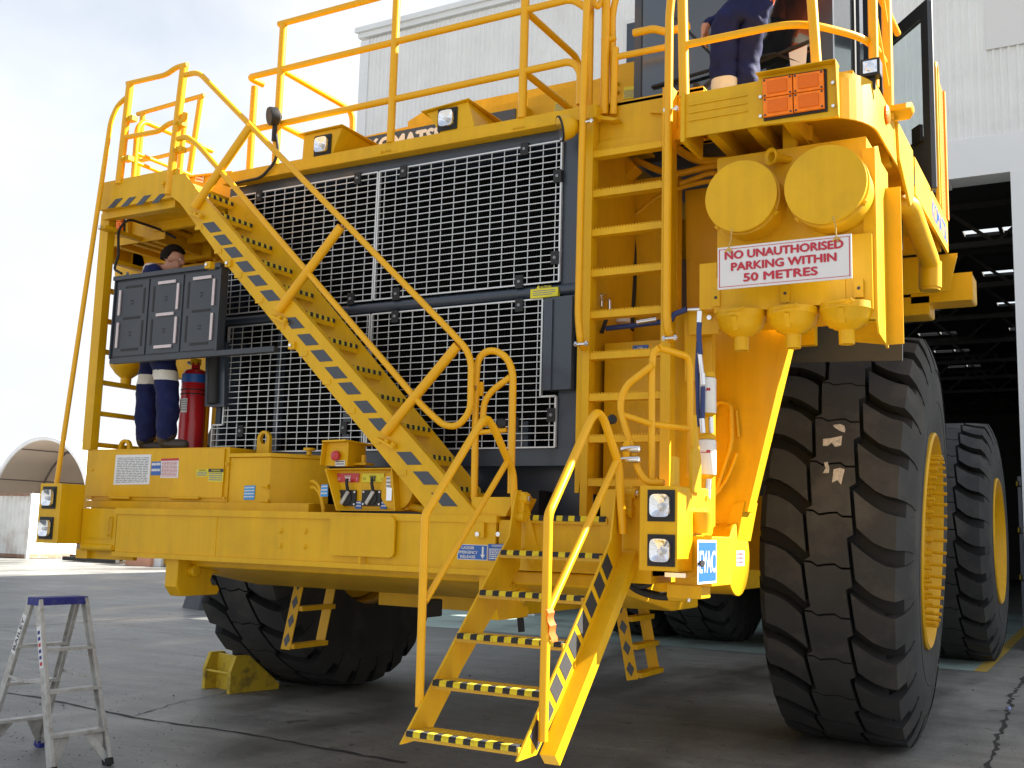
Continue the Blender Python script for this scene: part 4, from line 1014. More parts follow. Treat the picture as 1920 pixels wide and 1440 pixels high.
# bumpy front panel lines and lamp bracket
mb = MB()
for z in (4.27, 4.32, 4.37): mb.box(-2.17, -1.80, 5.962, 5.969, z, z + .010, YEL)
mb.box(-2.215, -2.19, 5.95, 6.3, 4.14, 4.46, YEL)
mb.build('stiffener', fd, .003)
def amber_block(q, Y, parent):
    mb = MB(); v = [at(x, y, Y=Y) for x, y in q]
    mb.prism([v[0] + Vector((-.03, .0, .03)), v[1] + Vector((.07, 0, .035)), v[2] + Vector((.07, 0, -.05)), v[3] + Vector((-.03, 0, -.03))], (0, .03, 0), YEL)
    mb.prism([v[0] + Vector((-.03, -.06, .03)), v[1] + Vector((.07, -.06, .035)), v[1] + Vector((.07, .06, .035)), v[0] + Vector((-.03, .06, .03))], (0, 0, .006), YEL)
    mb.prism([v[1] + Vector((.068, -.06, .035)), v[1] + Vector((.068, 0, .035)), v[2] + Vector((.068, 0, -.05)), v[2] + Vector((.068, -.02, -.05))], (.006, 0, 0), YEL)
    br = mb.build('lamp_bracket', parent, .002)
    for dx, dz in ((.045, -.08), (.045, -.22), (-.015, -.1), (-.015, -.22)):
        b = (v[1] if dx > 0 else v[0]) + Vector((dx, -.002, dz)); mb = MB(); mb.lathe([(0, .012), (.012, .010)], b, (0, -1, 0), CHROME, 8); mb.build('bolt', br)
    f = lambda u, w: v[0].lerp(v[1], u).lerp(v[3].lerp(v[2], u), w)
    mb = MB(); mb.prism([v[0] + Vector((0, -.012, .01)), v[1] + Vector((.01, -.012, .01)), v[2] + Vector((.01, -.012, -.012)), v[3] + Vector((0, -.012, -.012))], (0, .012, 0), BLACK); mb.build('lamp_backing', br)
    for i in (0, 1):
        for j in (0, 1):
            c = [f(i * .5 + .008, j * .5 + .01), f(i * .5 + .492, j * .5 + .01), f(i * .5 + .492, j * .5 + .49), f(i * .5 + .008, j * .5 + .49)]
            mb = MB(); o_ = Vector((0, -.014, 0)); cc = sum(c, Vector()) / 4
            mb.prism([p + o_ for p in c], (0, -.018, 0), AMBER)
            mb.prism([cc + Vector(((p.x - cc.x) * .66, -.0335, (p.z - cc.z) * .68)) for p in c], (0, -.006, 0), AMBERD)
            for p in c: mb.lathe([(0, .007), (.003, .006)], cc + Vector(((p.x - cc.x) * .86, -.0322, (p.z - cc.z) * .82)), (0, -1, 0), INK, 6)
            mb.build('amber_lamp', br, .003)
amber_block([(1431, 152), (1547, 134), (1549, 206), (1433, 224)], 5.955, fd)
amber_block([(196, 402), (234, 398), (234, 434), (194, 440)], 6.305, fl)
# small work lamp on the rounded corner
p = at(1634, 131, Y=6.28); mb = MB()
mb.box(p.x - .055, p.x + .055, 6.24, 6.33, p.z - .05, p.z + .055, BLACK); mb.box(p.x - .02, p.x + .02, 6.27, 6.31, p.z - .12, p.z - .05, BLACK)
wl = mb.build('work_lamp', fd, .008); mb = MB(); mb.box(p.x - .04, p.x + .04, 6.233, 6.245, p.z - .036, p.z + .04, LENS); mb.lathe([(0, .028), (.004, .024), (.005, 0)], (p.x, 6.233, p.z), (0, -1, 0), CHROME, 20); mb.build('lens', wl, .006)
mb = MB(); mb.tube([(p.x + .05, 6.30, p.z - .05), (p.x + .05, 6.32, p.z - .14)], .008, BLACK, n=6); mb.build('cable', wl)
mb = MB(); mb.box(-1.66, -1.25, 6.30, 6.36, 4.452, 4.56, YEL); mb.box(-1.2, -1.145, 6.3, 6.9, 4.452, 4.52, YEL); mb.build('toe_board', fd, .004)
# side of the deck: orange marker lamp, slots, name
mb = MB()
mb.lathe([(0, .06), (.012, .06), (.02, .045), (.021, 0)], (-1.118, 6.62, 4.37), (1, 0, 0), AMBERD, 24); mb.build('marker_lamp', fd)
mb = MB()
for k in range(4): mb.prism([(-1.118, 7.0 + k * .22, 4.24), (-1.118, 7.1 + k * .22, 4.24), (-1.118, 7.16 + k * .22, 4.46), (-1.118, 7.06 + k * .22, 4.46)], (.003, 0, 0), NAVY)
mb.build('hazard_strip', fd)
mb = MB(); mb.box(-1.124, -1.112, 7.7, 9.44, 4.175, 4.455, YEL); sp = mb.build('side_panel', fd, .003)
mb = MB(); mb.text('KOMATSU', (-1.1105, 8.95, 4.31), YD, ZD, .15, BLUEL, width=.86, bold=.03); mb.build('name_band', sp)
# safety mesh at the rear of the deck
def mesh_panel(X, y0, y1, z0, z1, st, name, parent):
    mb = MB()
    n = int((y1 - y0) / st); k = int((z1 - z0) / st)
    for i in range(n + 1): mb.box(X - .004, X + .004, y0 + i * st - .006, y0 + i * st + .006, z0, z1, ORANGE)
    for j in range(k + 1): mb.box(X - .005, X + .003, y0, y1, z0 + j * st - .006, z0 + j * st + .006, ORANGE)
    mb.tube([(X, y0, z0), (X, y0, z1 + .05), (X, y0 + .06, z1 + .10), (X, y0 + .12, z1 + .05), (X, y0 + .12, z0)], .018, RAILY, bend=.05)
    mb.box(X - .02, X + .02, y1 - .03, y1 + .03, z0, z1, ORANGE); return mb.build(name, parent)
mesh_panel(-1.12, 8.95, 9.42, 4.46, 5.60, .035, 'mesh_guard', T)
# deck tail: bracket, box, pipe
mb = MB(); mb.prism([(-1.04, 9.44, 4.17), (-1.6, 9.44, 4.17), (-1.6, 9.44, 3.85), (-1.12, 9.44, 3.85)], (0, .04, 0), YEL); mb.box(-1.45, -.95, 9.62, 9.95, 3.80, 4.04, YEL)
mb.box(-2.3, -1.3, 9.62, 9.95, 3.70, 3.86, YEL); mb.build('tail_bracket', fd, .02)
mb = MB(); mb.tube([at(1640, 372, Y=7.5), at(1702, 380, Y=7.6), at(1744, 492, Y=8.7), at(1744, 545, Y=8.7)], .075, YEL, bend=.22, n=18); mb.build('air_pipe', T)
mb = MB(); mb.tube([at(1744, 492, Y=8.7), at(1744, 540, Y=8.7)], .085, YEL, n=18); mb.build('pipe_clamp', T)
# right railing
mb = MB(); Yr = 6.03
mb.tube([at(1283, 182, Y=Yr), at(1279, -40, Y=Yr)], .032, RAILY); mb.tube([at(1532, 134, Y=Yr), at(1518, -60, Y=Yr)], .031, RAILY)
pa, pb = at(1286, 86, Y=Yr), at(1522, 33, Y=Yr)
zz = (pa.z + pb.z) / 2
mb.tube([(pa.x, Yr, zz), (-1.50, Yr, zz), (-1.17, Yr + .42, zz), (-1.15, Yr + .95, zz)], .023, RAILY, bend=.2)
mb.tube([(pa.x, Yr, zz + .42), (-1.50, Yr, zz + .42), (-1.17, Yr + .42, zz + .42), (-1.15, Yr + 1.3, zz + .42)], .023, RAILY, bend=.2)
mb.tube([(-1.16, 6.48, 4.5), (-1.16, 6.48, 5.6)], .03, RAILY); mb.tube([(-1.14, 6.85, 4.42), (-1.14, 6.85, 5.8)], .033, RAILY)
mb.tube([(-1.15, 6.50, 4.98), (-1.14, 6.84, 4.62)], .014, RAILY); mb.tube([(-1.15, 6.50, 5.5), (-1.14, 6.84, 5.05)], .014, RAILY)
mb.build('deck_railing', T)
mb = MB(); mb.prism([(-1.16, 6.80, 4.50), (-1.03, 6.80, 4.50), (-1.0, 6.85, 4.52), (-1.0, 6.95, 4.52), (-1.03, 7.0, 4.5), (-1.16, 7.0, 4.5)], (0, 0, -.04), YEL); mb.prism([(-1.12, 6.95, 4.45), (-1.12, 7.55, 4.45), (-1.12, 7.55, 4.1), (-1.12, 7.4, 4.0), (-1.12, 7.0, 4.2)], (.02, 0, 0), YEL)
mb.build('step_plate', T, .01)

# ---------------- cab
mb = MB(); Yc = 7.2
cx0, cx1, cz0, cz1 = -3.06, -1.56, 4.62, 6.75
mb.box(cx0, -2.70, Yc, Yc + .06, cz0, cz1, NAVY); mb.box(-1.66, cx1, Yc, Yc + .06, cz0, cz1, NAVY)
mb.box(-2.70, -1.66, Yc, Yc + .06, cz0, 4.90, NAVY); mb.box(-2.70, -1.66, Yc, Yc + .06, 6.5, cz1, NAVY)
mb.box(cx0, cx1, Yc + .0, 9.3, cz1, cz1 + .08, NAVY); mb.box(cx0, cx1, Yc + .06, 9.3, cz0 - .08, cz0 + .05, NAVY)
mb.box(cx0, cx0 + .05, Yc + .06, 9.3, cz0, cz1, NAVY); mb.box(cx0, cx1, 9.25, 9.3, cz0, cz1, NAVY)
mb.box(cx1 - .06, cx1, Yc + .06, 9.25, cz0, 4.95, NAVY); mb.box(cx1 - .06, cx1, 8.15, 8.3, 4.95, cz1, NAVY); mb.box(cx1 - .06, cx1, 7.95, 8.02, 4.95, cz1, BLACK)
mb.box(-2.6, -1.7, 7.45, 7.8, 4.7, 5.0, BLACK)           # dashboard
mb.box(-2.5, -2.0, 8.2, 8.35, 4.9, 5.9, BLACK); mb.box(-2.5, -2.0, 7.9, 8.35, 4.85, 5.0, BLACK)   # seat
cab = mb.build('cab', T, .015)
mb = MB(); mb.box(-2.70, -1.66, Yc + .02, Yc + .035, 4.90, 6.5, GLASS); mb.build('windscreen', cab)
mb = MB(); mb.box(cx1 - .03, cx1 - .015, Yc + .1, 7.95, 4.98, 6.6, GLASS); mb.build('side_window', cab)
# rounded window left of the windscreen
mb = MB(); r = .08; xa, xb, za, zb_ = -2.985, -2.76, 4.99, 6.4
def rrect(xa, xb, za, zb_, r, y, n=6):
    o = []
    for cx_, cz_, s in ((xb - r, zb_ - r, 0), (xa + r, zb_ - r, 1), (xa + r, za + r, 2), (xb - r, za + r, 3)):
        for k in range(n): t = (s + k / (n - 1)) * math.pi / 2; o.append((cx_ + r * math.cos(t), y, cz_ + r * math.sin(t)))
    return o
mb.prism(rrect(xa - .015, xb + .015, za - .015, zb_ + .015, r + .015, Yc - .008), (0, .01, 0), BLACK)
mb.prism(rrect(xa, xb, za, zb_, r, Yc - .012), (0, .006, 0), mat('cab_window', (0.05, 0.075, 0.11), .12, coat=.8)); mb.build('corner_window', cab)
mb = MB(); mb.tube([(-2.9, Yc - .03, 5.10), (-2.3, Yc - .03, 5.16), (-1.95, Yc - .04, 5.17)], .014, BLACK, n=8); mb.tube([(-2.72, Yc - .02, 5.62), (-2.35, Yc - .03, 5.17)], .009, BLACK, n=6); mb.build('wiper', cab)
mb = MB(); mb.tube([(-2.15, Yc - .03, 5.12), (-1.7, Yc - .03, 5.22)], .014, BLACK, n=8); mb.tube([(-1.66, Yc - .02, 5.0), (-1.95, Yc - .03, 5.17)], .011, BLACK, n=6); mb.build('wiper', cab)
mb = MB(); mb.prism([(-1.86, Yc - .035, 5.16), (-1.73, Yc - .035, 5.19), (-1.74, Yc - .035, 5.06), (-1.80, Yc - .035, 5.03), (-1.85, Yc - .035, 5.06)], (0, .004, 0), PAPER); mb.build('paper_tag', cab)
mb = MB(); mb.prism([(-2.1, 7.42, 5.005), (-1.8, 7.42, 5.005), (-1.8, 7.75, 5.02), (-2.1, 7.75, 5.02)], (0, 0, .01), PAPER); mb.build('paper_sheet', cab)
mb = MB(); mb.prism([(-2.66, Yc - .004, 4.98), (-2.58, Yc - .004, 4.98), (-2.62, Yc - .004, 5.05)], (0, .003, 0), YLAB); mb.box(-2.66, -2.55, Yc - .004, Yc - .001, 4.93, 4.965, YLAB); mb.build('warning_label', cab)
# open cab door
h = Vector((-1.585, 9.05, 0)); o_ = Vector((-1.10, 8.45, 0)); dv = (o_ - h).normalized(); nv = Vector((-dv.y, dv.x, 0))
za, zb_ = 4.45, 6.0; W = (o_ - h).length
def dpt(u, z): return h + dv * u + Vector((0, 0, z))
mb = MB()
for u0, u1, z0_, z1_ in ((0, .09, za, zb_), (W - .10, W, za, zb_), (.09, W - .10, zb_ - .12, zb_), (.09, W - .10, za, za + .45)):
    mb.prism([dpt(u0, z0_), dpt(u1, z0_), dpt(u1, z1_), dpt(u0, z1_)], nv * .05, BOARD)
dr = mb.build('cab_door', cab, .012)
GL2 = mat('clear_glass', (0.75, 0.83, 0.83), .03); GL2.node_tree.nodes['Principled BSDF'].inputs['Transmission Weight'].default_value = 1.0; GL2.node_tree.nodes['Principled BSDF'].inputs['IOR'].default_value = 1.08
mb = MB(); mb.prism([dpt(.09, za + .45) + nv * .02, dpt(W - .1, za + .45) + nv * .02, dpt(W - .1, zb_ - .12) + nv * .02, dpt(.09, zb_ - .12) + nv * .02], nv * .008, GL2); mb.build('door_glass', dr)
mb = MB(); mb.prism([dpt(W - .22, 4.86) - nv * .03, dpt(W - .1, 4.86) - nv * .03, dpt(W - .1, 5.0) - nv * .03, dpt(W - .22, 5.0) - nv * .03], nv * .03, BLACK); mb.build('door_lock', dr, .006)

# ---------------- air cleaner under the cab deck
YA = 6.22; mb = MB()
a = at(1336, 276, Y=YA); b = at(1630, 540, Y=YA)
xa, xb = -2.07, -1.185
zbot = at(1350, 590, Y=YA).z
mb.box(xa, xb + .02, YA, YA + .7, zbot + .02, 4.10, YEL)
mb.box(xa - .10, xa + .01, YA - .04, YA + .1, 3.13, 3.42, YEL)
mb.box(xb - .20, xb + .05, YA - .05, YA + .05, 3.05, 3.50, YEL)
mb.prism([(xa - .0, YA - .06, zbot), (xb - .1, YA - .06, zbot), (xb - .1, YA - .06, zbot + .22), (xa, YA - .06, zbot + .22)], (0, .5, 0), YEL)
ac = mb.build('air_cleaner', T, .008)
# outer side plates that catch the sun
mb = MB()
X1 = xb + .06
mb.prism([(X1, 6.2, 4.02), (X1, 6.2, 2.98), (X1, 6.24, 2.92), (X1, 6.52, 2.88), (X1, 6.52, 3.9), (X1, 6.3, 4.06)], (.012, 0, 0), YEL)
mb.box(X1 - .06, X1 + .0, 6.2, 6.26, 2.99, 4.02, YEL)
mb.box(X1 + .012, X1 + .10, 6.5, 6.512, 2.9, 3.86, YEL); mb.prism([(X1 - .2, 6.2, 3.0), (X1, 6.2, 2.99), (X1, 6.5, 2.9), (X1 - .2, 6.5, 2.93)], (0, 0, .01), YEL)
mb.build('side_bracket', ac, .003)
def canister(px_, py_, r, Y, label):
    p = at(px_, py_, Y=Y); mb = MB()
    mb.lathe([(0, 0), (0, r - .012), (.004, r), (.03, r), (.034, r - .012), (.05, r - .010), (.055, r + .006), (.085, r + .006), (.09, r - .004), (.42, r - .006)], p, (0, 1, 0), YEL, 64, close=False)
    for k in range(3):
        t = R_(-30 - 105 * k); q_ = p + Vector((math.cos(t) * r, .06, math.sin(t) * r)); mb.lathe([(-.02, .018), (.02, .018)], q_, (math.cos(t), 0, math.sin(t)), YEL, 8)
    return mb.build('filter_canister', ac, 0, label)
canister(1388, 367, .218, 5.97, None); canister(1546, 345, .232, 5.95, None)
for x, y in ((1390, 592), (1487, 586), (1587, 577)):
    p = at(x, y, Y=6.2); c = (p.x, 6.2, p.z); mb = MB()
    mb.lathe([(.03, .10), (.02, .148), (-.02, .150), (-.026, .143), (-.075, .132), (-.10, .105), (-.125, .072), (-.13, .055), (-.135, .046), (-.215, .044), (-.216, .036), (-.20, .034)], c, (0, 0, 1), YEL, 40, close=False)
    mb.lathe([(-.20, .036), (-.2, 0)], c, (0, 0, 1), BLACK, 20, close=False)
    for t in (25, 155, 270):
        u = Vector((math.cos(R_(t)), math.sin(R_(t)), 0)); mb.bar(Vector(c) + u * .15 + Vector((0, 0, -.03)), Vector(c) + u * .105 + Vector((0, 0, -.105)), .03, .012, YEL, up=u)
    mb.tube([Vector(c) + Vector((-.08, -.155, -.0)), Vector(c) + Vector((.03, -.16, .005)), Vector(c) + Vector((.06, -.16, .02)), Vector(c) + Vector((.075, -.16, 0)), Vector(c) + Vector((.05, -.16, -.008))], .004, YEL, n=6)
    mb.build('dust_cup', ac)
for x, y in ((1342, 558), (1472, 550), (1610, 540)):
    p = at(x, y, Y=YA - .07); mb = MB(); mb.box(p.x - .026, p.x + .026, YA - .072, YA - .055, p.z - .055, p.z + .05, YEL); mb.lathe([(0, .01), (.004, .009)], (p.x, YA - .072, p.z), (0, -1, 0), INK, 8); mb.build('bracket', ac)
# horn
mb = MB(); p = at(1444, 294, Y=6.1); dH = Vector((.55, .82, .06)).normalized()
mb.lathe([(0.01, .03), (-.0, .05), (-.005, .052), (0.0, .056), (.02, .05), (.05, .034), (.12, .022), (.30, .018), (.34, .03), (.38, .03)], p, dH, YEL, 28, close=False); mb.lathe([(.012, .035), (.10, .005)], p, dH, YEL, 20, close=False)
mb.build('horn', T)
mb = MB(); pY(mb, [(1467, 235), (1492, 232), (1492, 276), (1468, 280)], 6.3, .06, YEL); mb.lathe([(0, .05), (.10, .05)], at(1510, 268, Y=6.4), (0, 0, 1), YEL, 12); mb.build('bracket', T, .004)
# mud flap
mb = MB(); mb.prism([at(1470, 380, Y=8.28), at(1692, 345, Y=8.28), at(1692, 676, Y=8.28), at(1470, 680, Y=8.28)], (0, .02, 0), BOARD); mb.build('mud_flap', T)

# ---------------- frame behind the ladder: tank, inner panels, gusset, cross tube
mb = MB()
mb.box(-2.95, -2.45, 6.5, 6.95, 1.72, 3.02, YEL); mb.box(-2.46, -2.17, 6.42, 6.50, 1.8, 3.18, YEL)
mb.build('oil_tank', T, .012)
mb = MB(); p = at(1201, 653, Y=6.495); mb.box(p.x - .055, p.x + .055, 6.493, 6.5, p.z - .022, p.z + .02, BLUEL); mb.text('OIL', (p.x, 6.491, p.z), XD, ZD, .018, PAPER, width=.04, bold=.03); mb.build('oil_label', T)
mb = MB()
mb.box(-3.03, -2.66, 7.1, 7.2, 2.6, 4.36, YEL); mb.prism([(-2.62, 7.25, 2.4), (-2.05, 7.25, 2.4), (-1.92, 7.25, 3.0), (-1.9, 7.25, 4.28), (-2.66, 7.25, 4.28)], (0, .1, 0), YEL)
mb.prism([at(1118, 310, Y=6.9), at(1183, 302, Y=6.9), at(1192, 312, Y=6.9), at(1150, 348, Y=6.9), at(1138, 355, Y=6.9), at(1128, 348, Y=6.9)], (0, .15, 0), YEL)
mb.box(-3.03, -1.9, 8.0, 8.1, 3.2, 4.3, YEL)
mb.build('inner_panel', T, .012)
mb = MB(); mb.tube([at(1186, 380, Y=7.2), at(1192, 400, Y=7.15), at(1180, 620, Y=7.05)], .035, BLACK, bend=.05, n=10)
mb.build('hose', T)
for pts, r in (([(1190, 405), (1240, 362), (1300, 345), (1340, 338)], .018), ([(1255, 270), (1310, 305), (1400, 298)], .03), ([(1275, 345), (1330, 325), (1345, 325)], .02), ([(1190, 300), (1260, 330), (1330, 312), (1420, 300)], .025)):
    mb = MB(); mb.tube([at(x, y, Y=7.1) for x, y in pts], r, YEL, bend=.12, n=10); mb.build('conduit', T)
# front gusset plate
YQ = 6.98; mb = MB()
q = [(1290, 600), (1481, 600), (1480, 650), (1396, 955), (1340, 1010), (1290, 1010)]
mb.prism([at(x, y, Y=YQ) for x, y in q], (0, .03, 0), YEL)
a = at(1481, 600, Y=YQ); b = at(1394, 960, Y=YQ)
mb.prism([a + Vector((-.02, -.006, 0)), b + Vector((-.02, -.006, 0)), b + Vector((-.02, .15, 0)), a + Vector((-.02, .15, 0))], (.05, 0, 0), YEL)
mb.build('gusset', T, .004)
mb = MB(); mb.tube([at(1335, 795, Y=6.9), at(1342, 752, Y=6.9), at(1370, 756, Y=6.9), at(1372, 830, Y=6.9), at(1340, 930, Y=6.9), at(1326, 950, Y=6.9)], .017, YEL, bend=.07); mb.tube([at(1380, 770, Y=6.95), at(1385, 820, Y=6.95)], .012, YEL); mb.build('conduit', T)
mb = MB(); c = at(1386, 1046, Y=7.0); xe = c.x
rr = .235
mb.lathe([(-4.6, rr), (-.03, rr), (-.022, rr + .006), (-.004, rr + .006), (0, rr - .006), (0.001, 0)], (xe, 7.0, 1.60), (1, 0, 0), YEL, 64, close=False)
mb.prism([(xe - .10, 6.96, 1.75), (xe + .0, 6.96, 1.72), (xe + .05, 6.96, 1.98), (xe - .03, 6.96, 1.96)], (0, .3, 0), YEL)
ct = mb.build('cross_tube', T)
mb = MB(); Xl = xe + .003
mb.box(Xl, Xl + .002, 6.93, 7.10, 1.555, 1.655, PAPER)
for k in range(3):
    for j in range(5): mb.box(Xl + .002, Xl + .0028, 6.94 + j * .03, 6.962 + j * .03, 1.57 + k * .027, 1.588 + k * .027, REDINK)
mb.build('warning_label', ct)

# ---------------- fast-fill box, filters, hoses, taps
mb = MB(); mb.box(-2.16, -1.945, 5.76, 6.12, 1.47, 1.745, YEL); mb.box(-2.2, -2.0, 5.74, 5.9, 1.40, 1.47, YEL); ev = mb.build('service_box', T, .006)
y0 = at(1308, 1056, X=-1.943).y; y1 = at(1343, 1056, X=-1.943).y; z0 = 1.49; z1 = 1.725
mb = MB(); mb.box(-1.945, -1.942, y0, y1, z0, z1, PAPER); mb.box(-1.942, -1.9405, y0 + .012, y1 - .01, z0 + .012, z1 - .012, BLUEL)
mb.text('EVAC', (-1.9395, (y0 + y1) / 2 - .0, (z0 + z1) / 2), YD, ZD, (z1 - z0) * .5, PAPER, width=(y1 - y0) * .84, bold=.010); mb.build('evacuation_sign', ev)
mb = MB(); mb.lathe([(0, .008), (.018, .008), (.02, .02), (.028, .018)], (-1.94, y0 + .01, 1.60), (1, -.4, 0), BLACK, 14); mb.build('latch', ev)
mb = MB(); mb.lathe([(0, .07), (.10, .085), (.12, .085), (.125, .06), (.15, .02)], (-2.05, 5.86, 1.76), (0, 0, 1), YEL, 24); mb.build('filler_cup', T)
mb = MB(); mb.lathe([(0, .02), (.03, .018)], (-2.13, 5.9, 1.9), (1, 0, 0), RED, 12); mb.build('stop_button', T)
mb = MB(); mb.prism([at(x, y, X=-2.10) for x, y in ((1258, 855), (1268, 858), (1268, 912), (1256, 912))], (.02, 0, 0), YEL)
mb.prism([(-2.04, 5.70, 1.99), (-2.04, 5.85, 1.99), (-2.04, 5.85, 2.18), (-2.04, 5.80, 2.30), (-2.04, 5.765, 2.43), (-2.04, 5.74, 2.25), (-2.04, 5.70, 2.2)], (-.02, 0, 0), YEL); mb.box(-2.16, -2.06, 5.76, 6.1, 1.75, 2.02, YEL); mb.build('side_bracket', T, .004)
mb = MB(); pY(mb, [(1290, 578), (1346, 574), (1348, 625), (1292, 628)], 6.3, .04, YEL); pY(mb, [(1283, 590), (1304, 588), (1304, 715), (1284, 715)], 6.33, .1, YEL)
vb = mb.build('valve_bracket', T, .005)
p = at(1331, 596, Y=6.3); mb = MB(); mb.lathe([(0, .018), (.016, .016)], p, (0, -1, 0), CHROME, 8); mb.build('bolt', vb)
Yf = 6.1
for yt, yb in ((708, 778), (824, 893)):
    a = at(1326, yt, Y=Yf); b = at(1327, yb, Y=Yf); mb = MB(); H = a.z - b.z
    mb.lathe([(0, .03), (.004, .048), (.012, .054), (H - .012, .054), (H - .004, .05), (H, .03)], (a.x, Yf, b.z), (0, 0, 1), WHITE, 32)
    fo = mb.build('oil_filter', T)
    mb = MB(); mb.lathe([(H, .05), (H + .03, .045), (H + .035, .02)], (a.x, Yf, b.z), (0, 0, 1), YEL, 16); mb.build('filter_head', fo); mb = MB(); mb.lathe([(-.012, .03), (0, .045), (.008, .055)], (a.x, Yf, b.z), (0, 0, 1), YEL, 24); mb.build('filter_base', fo)
    mb = MB(); z = b.z + H * .62
    for j in range(5): t = R_(-105 + j * 12); mb.box(a.x + .0545 * math.cos(t) - .006, a.x + .0545 * math.cos(t) + .005, Yf + .0545 * math.sin(t) - .002, Yf + .0545 * math.sin(t) + .002, z, z + (.016 if j > 2 else .004), REDINK)
    mb.build('print', fo)
def hose(pts, r, M, Y, b=.05):
    hb_ = MB(); hb_.tube([at(x, y, Y=Y) for x, y in pts], r, M, bend=b, n=12)
    hb_.build({HOSEB: 'hose', BLACK: 'hose', CHROME: 'hose_fitting', YEL: 'conduit'}[M], T)
hose([(1312, 600), (1310, 625), (1313, 665)], .016, HOSEB, 6.02); hose([(1318, 725), (1317, 785)], .015, HOSEB, 6.02); hose([(1310, 640), (1307, 690), (1310, 800)], .014, HOSEB, 6.06)
hose([(1288, 580), (1262, 590), (1258, 602)], .018, HOSEB, 6.25); hose([(1137, 616), (1180, 611), (1245, 603)], .018, HOSEB, 6.45)
hose([(1312, 584), (1311, 605)], .019, CHROME, 6.02, 0); hose([(1312, 662), (1316, 700)], .015, CHROME, 6.02); hose([(1317, 700), (1318, 722)], .018, CHROME, 6.02); hose([(1316, 785), (1318, 812)], .018, CHROME, 6.02); hose([(1333, 782), (1334, 812)], .015, CHROME, 6.05); hose([(1329, 898), (1327, 935)], .018, CHROME, 6.05)
hose([(1290, 581), (1318, 580)], .014, CHROME, 6.25, 0)
hose([(1195, 604), (1232, 598)], .02, CHROME, 6.44, 0)
hose([(1327, 935), (1310, 930), (1300, 955)], .018, YEL, 6.0); hose([(1330, 930), (1345, 925), (1365, 895), (1382, 850)], .012, YEL, 6.9)
mb = MB(); tp = lambda L, r: mb.tube([at(x, y, Y=6.5) for x, y in L], r, CHROME, bend=.01)
tp([(1122, 578), (1122, 562), (1128, 556), (1128, 575)], .01); tp([(1118, 562), (1143, 562), (1143, 580)], .011); tp([(1126, 556), (1128, 551), (1138, 553)], .008); mb.build('tap', T)
hose([(1137, 598), (1128, 625)], .014, BLACK, 6.5)
p = at(1168, 600, Y=6.8); mb = MB(); mb.lathe([(-.02, .05), (.02, .052)], p, (0, 0, 1), WHITE, 20); mb.build('filler_cap', T)
hose([(1170, 1075), (1185, 1100), (1205, 1110), (1235, 1118), (1262, 1118)], .025, BLACK, 6.0); hose([(1180, 1072), (1192, 1098), (1215, 1098), (1232, 1075)], .02, BLACK, 5.95); hose([(1195, 1075), (1200, 1095), (1212, 1085), (1215, 1072)], .02, BLACK, 5.98); hose([(968, 1055), (972, 1120), (978, 1185)], .026, BLACK, 7.4); hose([(965, 1062), (1010, 1075), (1060, 1080)], .035, BLACK, 7.0)
hose([(1255, 1119), (1284, 1119), (1285, 1095)], .028, YEL, 6.0, .03); hose([(1297, 1095), (1291, 1128)], .012, CHROME, 5.9)
p = at(1272, 1078, Y=5.6); mb = MB(); mb.box(p.x - .06, p.x + .06, 5.55, 5.7, p.z - .012, p.z + .012, CHROME); mb.build('bracket', T)

# ---------------- swing-down boarding stair
XLs, XRs = -3.115, -2.46
Tr = [((759.3, 1373)), ((811.7, 1280)), ((856.7, 1191.7)), ((898.3, 1111.7)), ((936.7, 1034))]
pos = [at(x, y, X=XLs + .012) for x, y in Tr]
ya = [p.y for p in pos]; za_ = [p.z for p in pos]
# straight regular flight through the measured nosings
n_ = len(pos); my = sum(ya) / n_; mz = sum(za_) / n_
sl = (za_[-1] - za_[0]) / (ya[-1] - ya[0]); dy = (ya[-1] - ya[0]) / 4
steps = [(ya[0] + dy * k, za_[0] + dy * k * sl) for k in range(5)]
y5, z5 = steps[-1]; y1_, z1_ = steps[0]
dn = Vector((0, dy, dy * sl)).normalized(); bk = Vector((0, dn.z, -dn.y))     # along and square to the flight (towards the rear-below)
mb = MB()
fo = Vector((0, y1_ - .03, z1_ - .055)); 
top = Vector((0, y5 + .06, z5 + .18))
pv = {XLs: at(972, 935, X=XLs), XRs: at(1172, 925, X=XRs)}
for v_ in pv.values(): v_.y = min(v_.y, 5.62)
def stringer2(X, th):
    A = fo; L_ = (Vector((0, y5, z5)) - Vector((0, y1_, z1_))).length
    B = A + dn * (L_ + .20); wv_ = bk * .20
    mb.prism([(X, A.y, A.z), (X, B.y, B.z), (X, pv[X].y - .05, pv[X].z - .04), (X, pv[X].y - .02, pv[X].z + .05), (X, pv[X].y + .045, pv[X].z + .05), (X, pv[X].y + .05, pv[X].z - .30), (X, (B + wv_).y, (B + wv_).z - .04), (X, (A + wv_).y + .05, A.z)], (th, 0, 0), YEL)
bl = part('boarding_stair', (-2.92, 5.2, .6))
stringer2(XLs, .012); mb.build('stringer', bl, .002); mb = MB(); stringer2(XRs, .012); mb.build('stringer', bl, .002)
L_ = (Vector((0, y5, z5)) - Vector((0, y1_, z1_))).length
